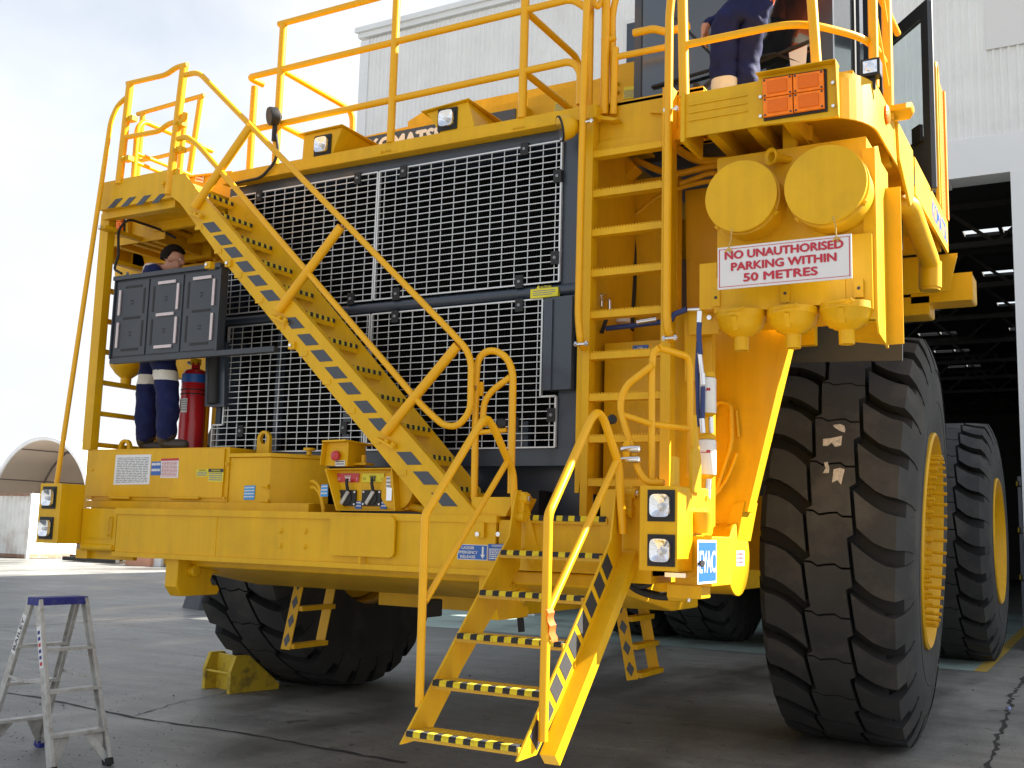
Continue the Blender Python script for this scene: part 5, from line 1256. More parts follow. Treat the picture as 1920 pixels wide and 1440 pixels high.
# outer flanges of the stringers
for X, s_ in ((XRs + .012, 1), (XLs, -1)):
    A = fo + bk * .155 + dn * (.155 * dn.y / dn.z) + Vector((X, 0, 0)); B = A + dn * (L_ + .12)
    w_ = .085 if s_ > 0 else .02
    mb = MB(); mb.prism([A, B, B + Vector((w_ * s_, 0, 0)), A + Vector((w_ * s_, 0, 0))], bk * (.075 if s_ > 0 else .03), YEL); mb.build('stringer_flange', bl, .002)
for k in range(9):
    t = .20 + k * (L_ - .06) / 8.6
    c = fo + dn * t + bk * .065 + Vector((XRs + .0125, 0, 0)); u = dn * .05; v = bk * .055
    mb = MB(); mb.prism([c - u - v, c + u - v, c + u + v, c - u + v], (.002, 0, 0), HAZK); mb.build('reflective_strip', bl)
for k, (y, z) in enumerate(steps):
    mb = MB(); x0, x1 = XLs + .012, XRs
    mb.box(x0, x1, y, y + .20, z - .035, z, GRATE)
    for i in range(16):
        for j in range(4): mb.lathe([(0, .012), (.004, .006), (.005, 0)], (x0 + .03 + i * .041, y + .065 + j * .036, z), (0, 0, 1), GRATE, 5)
    grip(mb, (x0 + .01, y - .003, z), (x1 - .01, y - .003, z), 15, .010, .045, 0, fw=(0, 1, 0))
    grip(mb, (x0 + .01, y - .003, z - .018), (x1 - .01, y - .003, z - .018), 15, .018, -.004, 0, fw=(0, 1, 0))
    mb.build('tread', bl)
# fixed top step on the bumper
a = at(985, 968, Y=5.68); b = at(1137, 968, Y=5.68); mb = MB(); mb.box(a.x, b.x, 5.69, 5.95, a.z - .04, a.z - .004, YEL)
grip(mb, (a.x + .01, 5.687, a.z - .004), (b.x - .01, 5.687, a.z - .004), 13, .012, .05, 0, fw=(0, 1, 0)); grip(mb, (a.x + .01, 5.687, a.z - .024), (b.x - .01, 5.687, a.z - .024), 13, .02, -.004, 0, fw=(0, 1, 0)); mb.build('step', T)
mb = MB(); Xh = XLs - .02
hp_ = lambda L: [at(x, y, X=Xh) for x, y in L]
mb.tube(hp_([(786, 1325), (797, 965), (808, 948), (900, 795), (912, 783), (925, 800), (962, 885), (966, 985)]), .023, RAILY, bend=.05); mb.tube(hp_([(797, 1128), (953, 862)]), .018, RAILY)
mb.build('handrail', bl)
mb = MB(); Xh = XRs + .045
mb.tube(hp_([(1018, 1390), (1028, 965), (1037, 945), (1108, 785), (1120, 772), (1132, 785), (1160, 870), (1168, 1000)]), .024, RAILY, bend=.05); mb.tube(hp_([(1026, 1150), (1158, 860)]), .02, RAILY)
mb.build('handrail', bl)
for X, x, y in ((XLs, 972, 935), (XRs + .02, 1172, 925)):
    mb = MB(); p = at(x, y, X=X); mb.prism([(X, p.y - .03, p.z - .12), (X, p.y + .05, p.z - .12), (X, p.y + .03, p.z + .04), (X, p.y - .02, p.z + .04)], (.05, 0, 0), YEL); mb.lathe([(-.03, .032), (.07, .032)], (X, p.y, p.z), (1, 0, 0), YEL, 16); mb.lathe([(.07, .02), (.085, .02)], (X, p.y, p.z), (1, 0, 0), CHROME, 8)
    mb.lathe([(-.02, .03), (.06, .03)], (X, p.y - .02, p.z - .11), (1, 0, 0), YEL, 16)
    mb.prism([(X + .04, p.y + .02, p.z - .02), (X + .10, p.y + .08, p.z - .3), (X + .06, p.y + .08, p.z - .42), (X + .02, p.y + .06, p.z - .3)], (0, .03, 0), YEL)
    mb.build('pivot', T, .004)
mb = MB(); p = at(935, 1145, X=XLs); mb.prism([(XLs - .02, p.y + .04, p.z - .06), (XLs - .02, p.y + .28, p.z + .02), (XLs - .02, p.y + .28, p.z + .12), (XLs - .02, p.y, p.z + .06)], (-.02, 0, 0), YEL); mb.lathe([(-.02, .04), (.03, .04)], (XLs - .02, p.y + .27, p.z + .07), (1, 0, 0), YEL, 14); mb.build('link_plate', bl, .003)
mb = MB(); p = at(809, 1140, Y=6.3); mb.box(p.x - .04, p.x + .03, 6.2, 6.4, p.z - .06, p.z + .06, BLACK); mb.build('rubber_stop', T, .012)
# guard hoop beside the right headlights
mb = MB(); Yq = 5.62; Xq = at(1223, 690, Y=Yq).x
px_tube(mb, [(1222, 905), (1222, 690), (1225, 660), (1236, 652)], .02, RAILY, bend=.04, Y=Yq)
a = at(1236, 652, Y=Yq); mb.tube([a, (a.x + .09, Yq + .22, a.z - .02), (a.x + .10, Yq + .24, a.z - .08), (a.x + .10, Yq + .24, 2.08)], .02, RAILY, bend=.06)
px_tube(mb, [(1224, 684), (1172, 724), (1161, 760), (1172, 800), (1198, 885), (1214, 905), (1245, 905)], .02, RAILY, bend=.06, Y=Yq - .03)
px_tube(mb, [(1170, 778), (1222, 795)], .017, RAILY, Y=Yq - .02); mb.tube([at(1222, 795, Y=Yq), (a.x + .10, Yq + .24, 2.36)], .017, RAILY)
gh = mb.build('guard_hoop', T)
mb = MB(); p = at(1178, 842, Y=Yq - .06)
for dz in (0, -.06): mb.lathe([(-.06, .016), (.0, .022), (.05, .022), (.055, .01)], p + Vector((0.02, 0, dz)), (1, 0, 0), CHROME, 10)
pY(mb, [(1168, 832), (1180, 818), (1180, 862), (1168, 858)], Yq - .07, .01, RAILY); mb.build('latch', gh)
for x, y in ((1145, 788), (940, 795)):
    p = at(x, y, Y=5.75); mb = MB(); mb.lathe([(0, .025), (.03, .03), (.04, .02)], p, (.6, -.6, .1), BLACK, 12); mb.build('rubber_stop', T)

# ---------------- small ladders hanging behind the front wheels
def hang(name, top, bot, width_vec, nr, mat_dark, label):
    top = Vector(top); bot = Vector(bot); w = Vector(width_vec); mb = MB(); d_ = (bot - top).normalized(); s_ = Vector((d_.z, 0, -d_.x)) 
    e = part(name, bot, label)
    for o in (Vector((0, 0, 0)), w):
        mb = MB(); mb.bar(top + o, bot + o, .10, .012, YEL, up=w.normalized()); mb.build('stile', e, .003)
    for k in range(nr):
        p = top.lerp(bot, (k + .5 + .45) / nr if nr > 2 else (k + 1) / nr) - d_ * .03
        mb = MB(); mb.prism([p + Vector((0, -.0, -.02)), p + w + Vector((0, 0, -.02)), p + w + Vector((0, 0, .02)), p + Vector((0, 0, .02))], w.cross(ZD).normalized() * .09 * (1), YEL)
        if mat_dark: 
            for j in range(3): a_ = p + w * (.12 + .3 * j) ; n__ = w.cross(ZD).normalized() * -.002; mb.prism([a_ + n__ + Vector((0, 0, -.018)), a_ + w * .16 + n__ + Vector((0, 0, -.018)), a_ + w * .2 + n__ + Vector((0, 0, .018)), a_ + w * .04 + n__ + Vector((0, 0, .018))], n__, HAZK)
        mb.build('rung', e, .002)
    for k in range(4):
        c = top.lerp(bot, .12 + .25 * k); n__ = w.normalized() * -.0075; u = d_ * .06; v = w.normalized().cross(d_) * .034
        mb = MB(); mb.prism([c + n__ - u, c + n__ + v, c + n__ + u, c + n__ - v], n__ * .2, HAZB); mb.build('reflective_strip', e)
    return e
a = at(565, 1078, Y=7.3); b = at(535, 1218, Y=7.15)
hang('wheel_ladder', a, b, (0, .45, .0), 2, False, 'small ladder hanging before the left front wheel')
a = at(1160, 1118, Y=8.2); b = at(1186, 1275, Y=8.2)
hang('wheel_ladder', a, b, (0, .48, .0), 3, True, 'small striped ladder hanging behind the boarding stair')
mb = MB(); p = at(640, 1090, Y=7.3); mb.box(p.x - .35, p.x + .22, 7.3, 7.5, p.z - .05, p.z + .06, YEL); mb.build('bracket', T, .006)
mb = MB(); p = at(1195, 1112, Y=8.25); mb.box(p.x - .25, p.x + .2, 8.25, 8.5, p.z - .05, p.z + .14, YEL); mb.build('bracket', T, .006)
# left-hand air cleaner seen through the side ladder
mb = MB(); p = at(243, 505, Y=6.9); mb.lathe([(0, 0), (0, .20), (.004, .212), (.05, .212), (.055, .2), (.35, .2)], (p.x, 6.9, p.z), (0, 1, 0), YEL, 40, close=False); q = at(290, 495, Y=7.4); mb.box(-7.8, -6.9, 7.2, 7.9, 3.1, 4.15, YEL); lac = mb.build('air_cleaner', T)
for x, y, Y in ((238, 688, 6.9),):
    p = at(x, y, Y=Y); mb = MB(); mb.lathe([(.05, .16), (-.0, .155), (-.03, .13), (-.07, .10), (-.11, .05), (-.2, .048)], p, (0, 0, 1), YEL, 32); mb.build('dust_cup', lac)
mb = MB(); mb.box(-8.1, -6.3, 7.25, 9.6, 4.0, 4.16, YEL); mb.box(-6.6, -6.3, 6.9, 7.2, 2.4, 4.2, YEL); mb.box(-7.9, -6.5, 6.95, 7.05, 3.95, 4.12, YEL); mb.build('inner_panel', T, .01)
mb = MB(); mb.box(-7.05, -6.95, 7.0, 7.1, 2.3, 4.3, YEL); mb.tube([(-7.1, 6.98, 2.4), (-7.1, 6.98, 4.3)], .03, RAILY); mb.build('post', T, .005)
# ================================================================== things on the truck
# no-parking sign tied to the canisters
YS = 5.93
q = [at(1344, 465, Y=YS), at(1597, 438, Y=YS), at(1597, 522, Y=YS), at(1347, 543, Y=YS)]
sign = thing('parking_sign', (q[0].lerp(q[2], .5).x, YS, q[3].z), 'white board reading NO UNAUTHORISED PARKING in red, hung under the round canisters', 'sign')
mb = MB(); xa, xb = (q[0].x + q[3].x) / 2, (q[1].x + q[2].x) / 2; za, zb_ = (q[2].z + q[3].z) / 2, (q[0].z + q[1].z) / 2
mb.box(xa, xb, YS, YS + .008, za, zb_, mat('sign_board', (0.70, 0.68, 0.68), .4)); bd = mb.build('board', sign)
mb = MB(); W, H = xb - xa, zb_ - za
for a_, b_, c_, d_ in ((.012, .988, .05, .062), (.012, .988, .938, .95), (.012, .018, .05, .95), (.982, .988, .05, .95)): mb.box(xa + W * a_, xa + W * b_, YS - .0015, YS, za + H * c_, za + H * d_, REDINK)
for t, u, v, w_ in (('NO UNAUTHORISED', .50, .79, .88), ('PARKING WITHIN', .50, .51, .78), ('50 METRES', .48, .235, .55)):
    mb.text(t, (xa + W * u, YS - .003, za + H * v), XD, ZD, H * .185, REDINK, width=W * w_, bold=.05)
mb.build('lettering', sign)
for x0, y0, x1, y1 in ((1372, 428, 1366, 466), (1562, 405, 1568, 445)):
    mb = MB(); a = at(x0, y0, Y=5.93); b = at(x1, y1, Y=YS - .004); mb.tube([a, a.lerp(b, .5) + Vector((.006, 0, 0)), b, b + Vector((.01, 0, -.03))], .004, mat('string', (.5, .33, .1), .8), n=6); mb.tube([b, b + Vector((-.022, 0, -.02))], .004, YEL, n=6); mb.tube([b, b + Vector((.022, 0, -.015))], .004, YEL, n=6); mb.build('string', sign)
# orange ribbon on the handrail
mb = MB(); X = XRs + .045 + .026; a = at(1030, 1142, X=X); rows = []
for k in range(9):
    t = k / 8; p = at(1028 + 8 * t, 1142 + 62 * t, X=X); o = .006 * math.sin(k * 1.9)
    rows += [p + Vector((o, -.022, 0)), p + Vector((o + .012, .022, .004))]
fr = rows; bkv = [v + Vector((.003, 0, 0)) for v in rows]; n = len(rows)
fs = []
for k in range(8):
    i = 2 * k; fs += [[i, i + 1, i + 3, i + 2], [n + i, n + i + 2, n + i + 3, n + i + 1]]
mb.add(fr + bkv, fs, RIBBON, True)
rb = mb.build('ribbon_tag'); tag(rb, 'short fluorescent orange ribbon tied to the boarding stair handrail', 'ribbon')
# fire extinguisher standing beside the radiator
p = at(357, 835, Y=6.36)
ex = thing('fire_extinguisher', (p.x, 6.36, 2.31), 'tall red fire suppression cylinder standing behind the man on the bumper', 'fire extinguisher')
mb = MB(); zt_ = at(357, 692, Y=6.36).z; r = .105
mb.lathe([(0, r - .02), (.01, r), (zt_ - 2.31 - .06, r), (zt_ - 2.31 - .02, r * .8), (zt_ - 2.31, r * .35), (zt_ - 2.31 + .05, r * .3)], (p.x, 6.36, 2.31), (0, 0, 1), RED, 32); cy = mb.build('cylinder', ex)
mb = MB(); z = at(357, 712, Y=6.36).z; mb.lathe([(-.035, r + .002), (.035, r + .002)], (p.x, 6.36, z), (0, 0, 1), BLUEL, 32, close=False); mb.build('band', ex)
mb = MB()
for y in (733, 741): z = at(357, y, Y=6.36).z; mb.lathe([(-.004, r + .003), (.006, r + .003)], (p.x, 6.36, z), (0, 0, 1), BLACK, 32, close=False)
mb.build('strap', ex)
for t0, t1 in ((-150, -118), (-108, -70)):
    mb = MB(); za = at(357, 776, Y=6.36).z; zb_ = at(357, 750, Y=6.36).z; pr_ = [(p.x + (r + .003) * math.cos(R_(t)), 6.36 + (r + .003) * math.sin(R_(t))) for t in [t0 + (t1 - t0) * k / 6 for k in range(7)]]
    for (x0, y0), (x1, y1) in zip(pr_[:-1], pr_[1:]):
        mb.add([(x0, y0, za), (x1, y1, za), (x1, y1, zb_), (x0, y0, zb_)], [[0, 1, 2, 3]], PAPER, True)
        for k in range(5): zz = zb_ - .012 - k * (zb_ - za - .02) / 5; mb.add([(x0 + (x0 - p.x) * .006, y0 + (y0 - 6.36) * .006 - .001, zz - .006), (x1 + (x1 - p.x) * .006, y1 + (y1 - 6.36) * .006 - .001, zz - .006), (x1 + (x1 - p.x) * .006, y1 + (y1 - 6.36) * .006 - .001, zz), (x0 + (x0 - p.x) * .006, y0 + (y0 - 6.36) * .006 - .001, zz)], [[0, 1, 2, 3]], GREYINK)
    mb.build('label', ex)
mb = MB(); mb.tube([(p.x, 6.36, zt_ + .03), (p.x - .06, 6.33, zt_ + .05)], .016, CHROME); mb.box(p.x - .03, p.x + .03, 6.33, 6.39, zt_ + .03, zt_ + .08, YEL); mb.build('valve', ex)

# ================================================================== people
def figure(name, J, bones, classify, label, group, cuts=()):
    names = list(J); me = bpy.data.meshes.new(name); me.from_pydata([J[n][0] for n in names], [(names.index(a), names.index(b)) for a, b in bones], [])
    ob = bpy.data.objects.new(name, me); COL.objects.link(ob)
    sk = ob.modifiers.new('skin', 'SKIN'); sk.use_smooth_shade = True; sk.branch_smoothing = 0.3
    lay = me.skin_vertices[0].data if me.skin_vertices else None
    if lay is None:
        bm = bmesh.new(); bm.from_mesh(me); bm.verts.layers.skin.verify(); bm.to_mesh(me); bm.free(); lay = me.skin_vertices[0].data
    for i, n in enumerate(names):
        r = J[n][1]; lay[i].radius = r if isinstance(r, tuple) else (r, r); lay[i].use_root = (i == 0)
    sb_ = ob.modifiers.new('sub', 'SUBSURF'); sb_.levels = 3; sb_.render_levels = 3
    dg = bpy.context.evaluated_depsgraph_get(); dg.update()
    m2 = bpy.data.meshes.new_from_object(ob.evaluated_get(dg))
    bpy.data.objects.remove(ob); m2.materials.clear()
    mats = [CLOTHN, CLOTHO, REFL, SKIN, BOOT]
    for M in mats: m2.materials.append(M)
    bm = bmesh.new(); bm.from_mesh(m2)
    for z in cuts: bmesh.ops.bisect_plane(bm, geom=bm.verts[:] + bm.edges[:] + bm.faces[:], plane_co=(0, 0, z), plane_no=(0, 0, 1))
    bm.to_mesh(m2); bm.free()
    segs = [(Vector(J[a][0]), Vector(J[b][0]), (a, b)) for a, b in bones]
    for p in m2.polygons:
        c = p.center; best = None
        for a, b, t in segs:
            d = b - a; k = max(0, min(1, (c - a).dot(d) / max(d.dot(d), 1e-9))); dist = (c - a - d * k).length
            if best is None or dist < best[0]: best = (dist, t, k)
        p.material_index = mats.index(classify(c, best[1], best[2])); p.use_smooth = True
    # folds in the cloth
    from mathutils import noise
    cloth = {}
    for p in m2.polygons:
        w = 1.0 if mats[p.material_index] in (CLOTHN, CLOTHO, REFL) else 0.0
        for v in p.vertices: cloth[v] = min(cloth.get(v, 1.0), w)
    for v in m2.vertices:
        if cloth.get(v.index, 0) > 0:
            q = v.co; f = noise.noise(Vector((q.x * 9, q.y * 9, q.z * 15 + q.x * 6))) + .5 * noise.noise(q * 24)
            v.co += v.normal * f * .013
    m2.update()
    o = bpy.data.objects.new(name, m2); COL.objects.link(o); tag(o, label, 'person', group); return o
def hand(J, B, side, wrist, fdir, palm, thumbdir, curl=.35):
    """palm plus four fingers and a thumb as branches off the wrist"""
    f = Vector(fdir).normalized(); n_ = Vector(palm).normalized(); n_ = (n_ - f * n_.dot(f)).normalized(); s_ = f.cross(n_)
    if s_.dot(Vector(thumbdir)) < 0: s_ = -s_
    w = Vector(wrist); k = 'palm' + side; J[k] = (w + f * .05, (.034, .016)); B.append(('wrist' + side, k))
    for i, (off, ln) in enumerate(((.030, .074), (.010, .083), (-.010, .077), (-.028, .060))):
        a = w + f * .092 + s_ * off; b = a + (f + n_ * curl * .6).normalized() * ln * .5; c = b + (f + n_ * curl * 2).normalized() * ln * .5
        for j, (pt, r) in enumerate(((a, .011), (b, .0095), (c, .008))): J['f%d%d%s' % (i, j, side)] = (pt, r)
        B += [(k, 'f%d0%s' % (i, side)), ('f%d0%s' % (i, side), 'f%d1%s' % (i, side)), ('f%d1%s' % (i, side), 'f%d2%s' % (i, side))]
    a = w + f * .035 + s_ * .040; b = a + (f * .8 + s_ * .7 + n_ * .3).normalized() * .038; c = b + (f + s_ * .2 + n_ * .4).normalized() * .028
    J['t0' + side] = (a, .013); J['t1' + side] = (b, .011); J['t2' + side] = (c, .009)
    B += [(k, 't0' + side), ('t0' + side, 't1' + side), ('t1' + side, 't2' + side)]
def head(J, B, c, f, l, up):
    """skull, jaw, nose and ears hung on the neck joint"""
    J['headlow'] = (c - up * .045 + f * .022, (.066, .072)); J['headmid'] = (c + up * .02 + f * .004, (.082, .098)); J['headtop'] = (c + up * .085 - f * .004, (.066, .080))
    J['nose'] = (c + f * .108 - up * .022, .014); J['chin'] = (c + f * .070 - up * .088, .028)
    J['earL'] = (c + l * .082 - up * .012 - f * .012, (.014, .026)); J['earR'] = (c - l * .082 - up * .012 - f * .012, (.014, .026))
    B += [('neck', 'headlow'), ('headlow', 'headmid'), ('headmid', 'headtop'), ('headmid', 'nose'), ('headlow', 'chin'), ('headmid', 'earL'), ('headmid', 'earR')]
def face(o, c, f, l, up, hair_drop=.0):
    """eyes, brows, mouth and short hair as children of the figure"""
    mb = MB()
    for s_ in (1, -1): mb.lathe([(-.006, .012), (.0, .011), (.004, .006), (.005, 0)], c + f * .077 + l * .032 * s_ + up * .008, f, PAPER, 10); mb.lathe([(.004, .006), (.0065, .0)], c + f * .078 + l * .032 * s_ + up * .008, f, INK, 8)
    mb.build('eye', o)
    mb = MB(); mb.bar(c + f * .092 + l * .024 - up * .058, c + f * .092 - l * .024 - up * .058, .008, .006, REDINK); mb.build('mouth', o)
    vs = []; fs = []; nu, nv = 24, 9
    for j in range(nv):
        ph = j / (nv - 1) * R_(112)
        for i in range(nu):
            th = 2 * math.pi * i / nu
            d = f * math.cos(th) * math.sin(ph) * .108 + l * math.sin(th) * math.sin(ph) * .090 + up * math.cos(ph) * .108
            pht = ph
            if math.cos(th) > .25: # hairline on the forehead
                lim = R_(62); 
                if ph > lim: d = f * math.cos(th) * math.sin(lim) * .104 + l * math.sin(th) * math.sin(lim) * .088 + up * math.cos(lim) * .106
            vs.append(c - f * .008 + up * .022 + d * random.uniform(.985, 1.02))
    for j in range(nv - 1):
        for i in range(nu): fs.append([j * nu + i, j * nu + (i + 1) % nu, (j + 1) * nu + (i + 1) % nu, (j + 1) * nu + i])
    mb = MB(); mb.add(vs, fs, HAIR, True); mb.build('hair', o)
# --- man on the bumper, behind the display board
fwd = Vector((.93, .36, 0)).normalized(); lf = Vector((-fwd.y, fwd.x, 0)); U = ZD
bs = Vector((at(300, 800, Y=6.12).x - .01, 6.13, 2.312))
hc = at(325, 487, Y=6.12); hc.y = 6.12
def b_(a, l, z): return bs + fwd * a + lf * l + U * z
Yn = 6.09
g1 = lambda x, y, Y=6.12: at(x, y, Y=Y)
J = {'pelvis': (g1(300, 640, 6.14), (.165, .14))}; B = []
J['spine'] = (g1(290, 590, 6.14), (.16, .135)); J['chest'] = (g1(290, 540, 6.14), (.18, .15)); J['neckbase'] = (g1(302, 504, 6.13), (.085, .08)); J['neck'] = (hc - U * .10 - fwd * .05, .052)
B += [('pelvis', 'spine'), ('spine', 'chest'), ('chest', 'neckbase'), ('neckbase', 'neck')]
head(J, B, hc, (fwd * .97 - U * .2).normalized(), lf, (U * .97 + fwd * .2).normalized())
for s_, hp, kn, cf, an, Y in (('L', (288, 668), (277, 725), (274, 770), (274, 815), 6.20), ('R', (306, 668), (313, 725), (314, 770), (312, 816), 6.05)):
    A_ = g1(*an, Y=Y); A_.z = bs.z + .09
    J['hip' + s_] = (g1(*hp, Y=Y), .115); J['knee' + s_] = (g1(*kn, Y=Y), .098); J['calf' + s_] = (g1(*cf, Y=Y), .098); J['ankle' + s_] = (A_, .088); J['heel' + s_] = (Vector((A_.x - .02, A_.y, bs.z + .045)), .052); J['toe' + s_] = (Vector((A_.x + .20, A_.y + .05, bs.z + .038)), (.044, .038))
    B += [('pelvis', 'hip' + s_), ('hip' + s_, 'knee' + s_), ('knee' + s_, 'calf' + s_), ('calf' + s_, 'ankle' + s_), ('ankle' + s_, 'heel' + s_), ('heel' + s_, 'toe' + s_)]
for s_, shp, Y, l in (('L', (300, 506), 6.32, 1), ('R', (284, 508), 5.97, -1)):
    S_ = g1(*shp, Y=Y); J['sh' + s_] = (S_, .100); J['elbow' + s_] = (S_ + U * -.27 + fwd * .12 + lf * l * .06, .055); J['wrist' + s_] = (S_ + U * -.33 + fwd * .36 - lf * l * .03, .036)
    B += [('chest', 'sh' + s_), ('sh' + s_, 'elbow' + s_), ('elbow' + s_, 'wrist' + s_)]
    hand(J, B, s_, J['wrist' + s_][0], fwd * .95 - lf * l * .3, -lf * l, U)
zk0, zk1 = at(300, 717, Y=6.1).z, at(300, 699, Y=6.1).z
def cls(c, t, k):
    a, b = t; z = c.z - bs.z
    if a.startswith(('heel',)) or (a.startswith('ankle')): return BOOT
    if a.startswith(('hip', 'knee', 'calf')) or (a == 'pelvis' and b.startswith('hip')): return REFL if zk0 < c.z < zk1 else CLOTHN
    if a.startswith(('palm', 'f', 't', 'wrist')): return SKIN
    if a.startswith(('sh', 'elbow')): return CLOTHN
    if a in ('pelvis',): return CLOTHN if z < .98 else CLOTHO
    if a in ('spine', 'chest'):
        l = abs((c - bs).dot(lf))
        if b.startswith('sh'): return CLOTHN if l > .085 else (REFL if l > .04 else CLOTHO)
        return REFL if (.075 < l < .125 and z > 1.2) or 1.02 < z < 1.07 else CLOTHO
    if a == 'neckbase' and c.z < J['neck'][0].z - .005: return REFL if abs((c - bs).dot(lf)) > .045 else CLOTHO
    return SKIN
w1p = figure('person', J, B, cls, 'man in navy trousers and orange vest standing on the bumper behind the display board', 'workers on the truck', (zk0, zk1))
face(w1p, hc, (fwd * .97 - U * .2).normalized(), lf, (U * .97 + fwd * .2).normalized())
# --- man on the cab deck, seen from behind, leaning to the windscreen
fw2 = Vector((.35, .94, 0)).normalized(); lf2 = Vector((-fw2.y, fw2.x, 0)); Yw = 6.72
gp = lambda x, y, Y=Yw: at(x, y, Y=Y)
dz = 4.452
hipc = gp(1392, 12, 6.68)
J = {'pelvis': (hipc + U * .02, (.185, .15))}; B = []
sp2 = hipc + fw2 * .10 + U * .17 + XD * .07; ch2 = hipc + fw2 * .26 + U * .34 + XD * .17; nb2 = ch2 + fw2 * .10 + U * .13 + XD * .06
J['spine'] = (sp2, (.155, .13)); J['chest'] = (ch2, (.17, .14)); J['neckbase'] = (nb2, .075); J['neck'] = (nb2 + fw2 * .03 + U * .07 + XD * .02, .056)
hc2 = nb2 + fw2 * .09 + U * .19 + XD * .03
B += [('pelvis', 'spine'), ('spine', 'chest'), ('chest', 'neckbase'), ('neckbase', 'neck')]
head(J, B, hc2, (fw2 * .9 - U * .4).normalized(), lf2, (U * .9 + fw2 * .4).normalized())
for s_, hp, kn, an in (('L', (1362, 40, 6.66), (1358, 102, 6.72), (1362, 160, 6.70)), ('R', (1410, 40, 6.72), (1398, 100, 6.80), (1404, 150, 6.78))):
    H_, K_, A_ = gp(*hp), gp(*kn), gp(*an); A_.z = dz + .10
    J['hip' + s_] = (H_, .125); J['knee' + s_] = (K_, .108); J['calf' + s_] = (K_.lerp(A_, .55) - fw2 * .015, .100); J['ankle' + s_] = (A_, .090); J['heel' + s_] = (Vector((A_.x, A_.y - .02, dz + .04)), .05); J['toe' + s_] = (Vector((A_.x, A_.y, dz + .035)) + fw2 * .17, (.042, .035))
    B += [('pelvis', 'hip' + s_), ('hip' + s_, 'knee' + s_), ('knee' + s_, 'calf' + s_), ('calf' + s_, 'ankle' + s_), ('ankle' + s_, 'heel' + s_), ('heel' + s_, 'toe' + s_)]
shl = ch2 + lf2 * .19 + U * .07; shr = ch2 - lf2 * .19 + U * .07
J['shL'] = (shl, .075); J['elbowL'] = (shl + U * -.27 - XD * .08 - fw2 * .02, .052); J['wristL'] = (gp(1322, 45, 6.74), .036)
J['shR'] = (shr, .075); J['elbowR'] = (shr + XD * .16 + U * -.08 + fw2 * .1, .052); J['wristR'] = (Vector((shr.x + .16, 7.06, shr.z + .02)), .036)
for s_ in 'LR': B += [('chest', 'sh' + s_), ('sh' + s_, 'elbow' + s_), ('elbow' + s_, 'wrist' + s_)]
hand(J, B, 'L', J['wristL'][0], (-.15, .1, -1), XD, fw2); hand(J, B, 'R', J['wristR'][0], (.3, .35, .9), YD, -XD, .1)
def cls2(c, t, k):
    a, b = t
    if a.startswith(('heel', 'ankle')): return BOOT
    if a.startswith(('calf', 'knee')) and b.startswith(('ankle', 'calf')):
        return REFL if dz + .265 < c.z < dz + .37 and b != 'ankleR' and a != 'kneeR' else CLOTHN
    if a.startswith(('hip',)) or a == 'pelvis': return CLOTHN if (c - J['pelvis'][0]).dot((sp2 - hipc).normalized()) < .10 else CLOTHO
    if a.startswith(('palm', 'f', 't', 'wrist')): return SKIN
    if a.startswith('elbow'): return CLOTHN
    if a.startswith('sh'): return CLOTHO if k < .6 else CLOTHN
    if a in ('spine', 'chest'): 
        u = (c - sp2).dot((ch2 - sp2).normalized()); return REFL if .02 < u < .08 else CLOTHO
    if a == 'neckbase' and k < .5: return CLOTHO
    return SKIN
w2p = figure('person', J, B, cls2, 'person in navy trousers seen from behind on the cab deck, leaning to the windscreen', 'workers on the truck', (dz + .265, dz + .37))
face(w2p, hc2, (fw2 * .9 - U * .4).normalized(), lf2, (U * .9 + fw2 * .4).normalized())

# ================================================================== things on the ground
# double-sided stepladder
FR, FL, RR, RL = Vector((-6.35, 5.54, 0)), Vector((-6.41, 5.09, 0)), Vector((-7.27, 5.66, 0)), Vector((-7.33, 5.21, 0))
sl_ = thing('stepladder', ((FR + RL) / 2), 'worn aluminium stepladder with a blue plastic top on the concrete', 'stepladder')
cen = (FR + FL + RR + RL) / 4; wd = (FR - FL).normalized(); spd = (FR - RR).normalized()
HT = 1.15
tops = {}
def topof(side, sp): return cen + wd * (.19 * side) + spd * (.05 * sp) + ZD * HT
rails = {}
for nm, ft, side, sp in (('FR', FR, 1, 1), ('FL', FL, -1, 1), ('RR', RR, 1, -1), ('RL', RL, -1, -1)):
    t = topof(side, sp); d = (t - ft).normalized(); mb = MB(); out_ = wd * side
    # channel section rail: web on the outer side, two flanges
    q0 = ft + d * .03; fl = out_.cross(d).normalized()
    mb.prism([q0 + fl * .034, q0 - fl * .034, q0 - fl * .034 + out_ * .004, q0 + fl * .034 + out_ * .004], t - q0, ALU)
    for s_ in (1, -1): mb.prism([q0 + fl * .034 * s_, q0 + fl * .030 * s_, q0 + fl * .030 * s_ - out_ * .024, q0 + fl * .034 * s_ - out_ * .024], t - q0, ALU)
    o = mb.build('rail', sl_, .0015); rails[nm] = (ft, t, d, out_, fl)
    mb = MB(); mb.prism([ft + fl * .042 + out_ * .01, ft - fl * .042 + out_ * .01, ft - fl * .042 - out_ * .034, ft + fl * .042 - out_ * .034], (t - ft).normalized() * .05, BLACK if sp > 0 else CAPB); mb.build('foot', sl_, .004)
def onrail(nm, z): ft, t = rails[nm][:2]; return ft.lerp(t, z / HT)
for z in (.255, .54, .82):
    for a, b in (('FL', 'FR'), ('RL', 'RR')):
        p, q_ = onrail(a, z), onrail(b, z); mb = MB(); d = spd * (1 if a[0] == 'F' else -1)
        mb.prism([p - d * .045, p + d * .045, p + d * .045 - ZD * .022, p + d * .038 - ZD * .022, p + d * .038 - ZD * .005, p - d * .038 - ZD * .005, p - d * .038 - ZD * .022, p - d * .045 - ZD * .022], q_ - p, ALU); mb.build('step', sl_, .001)
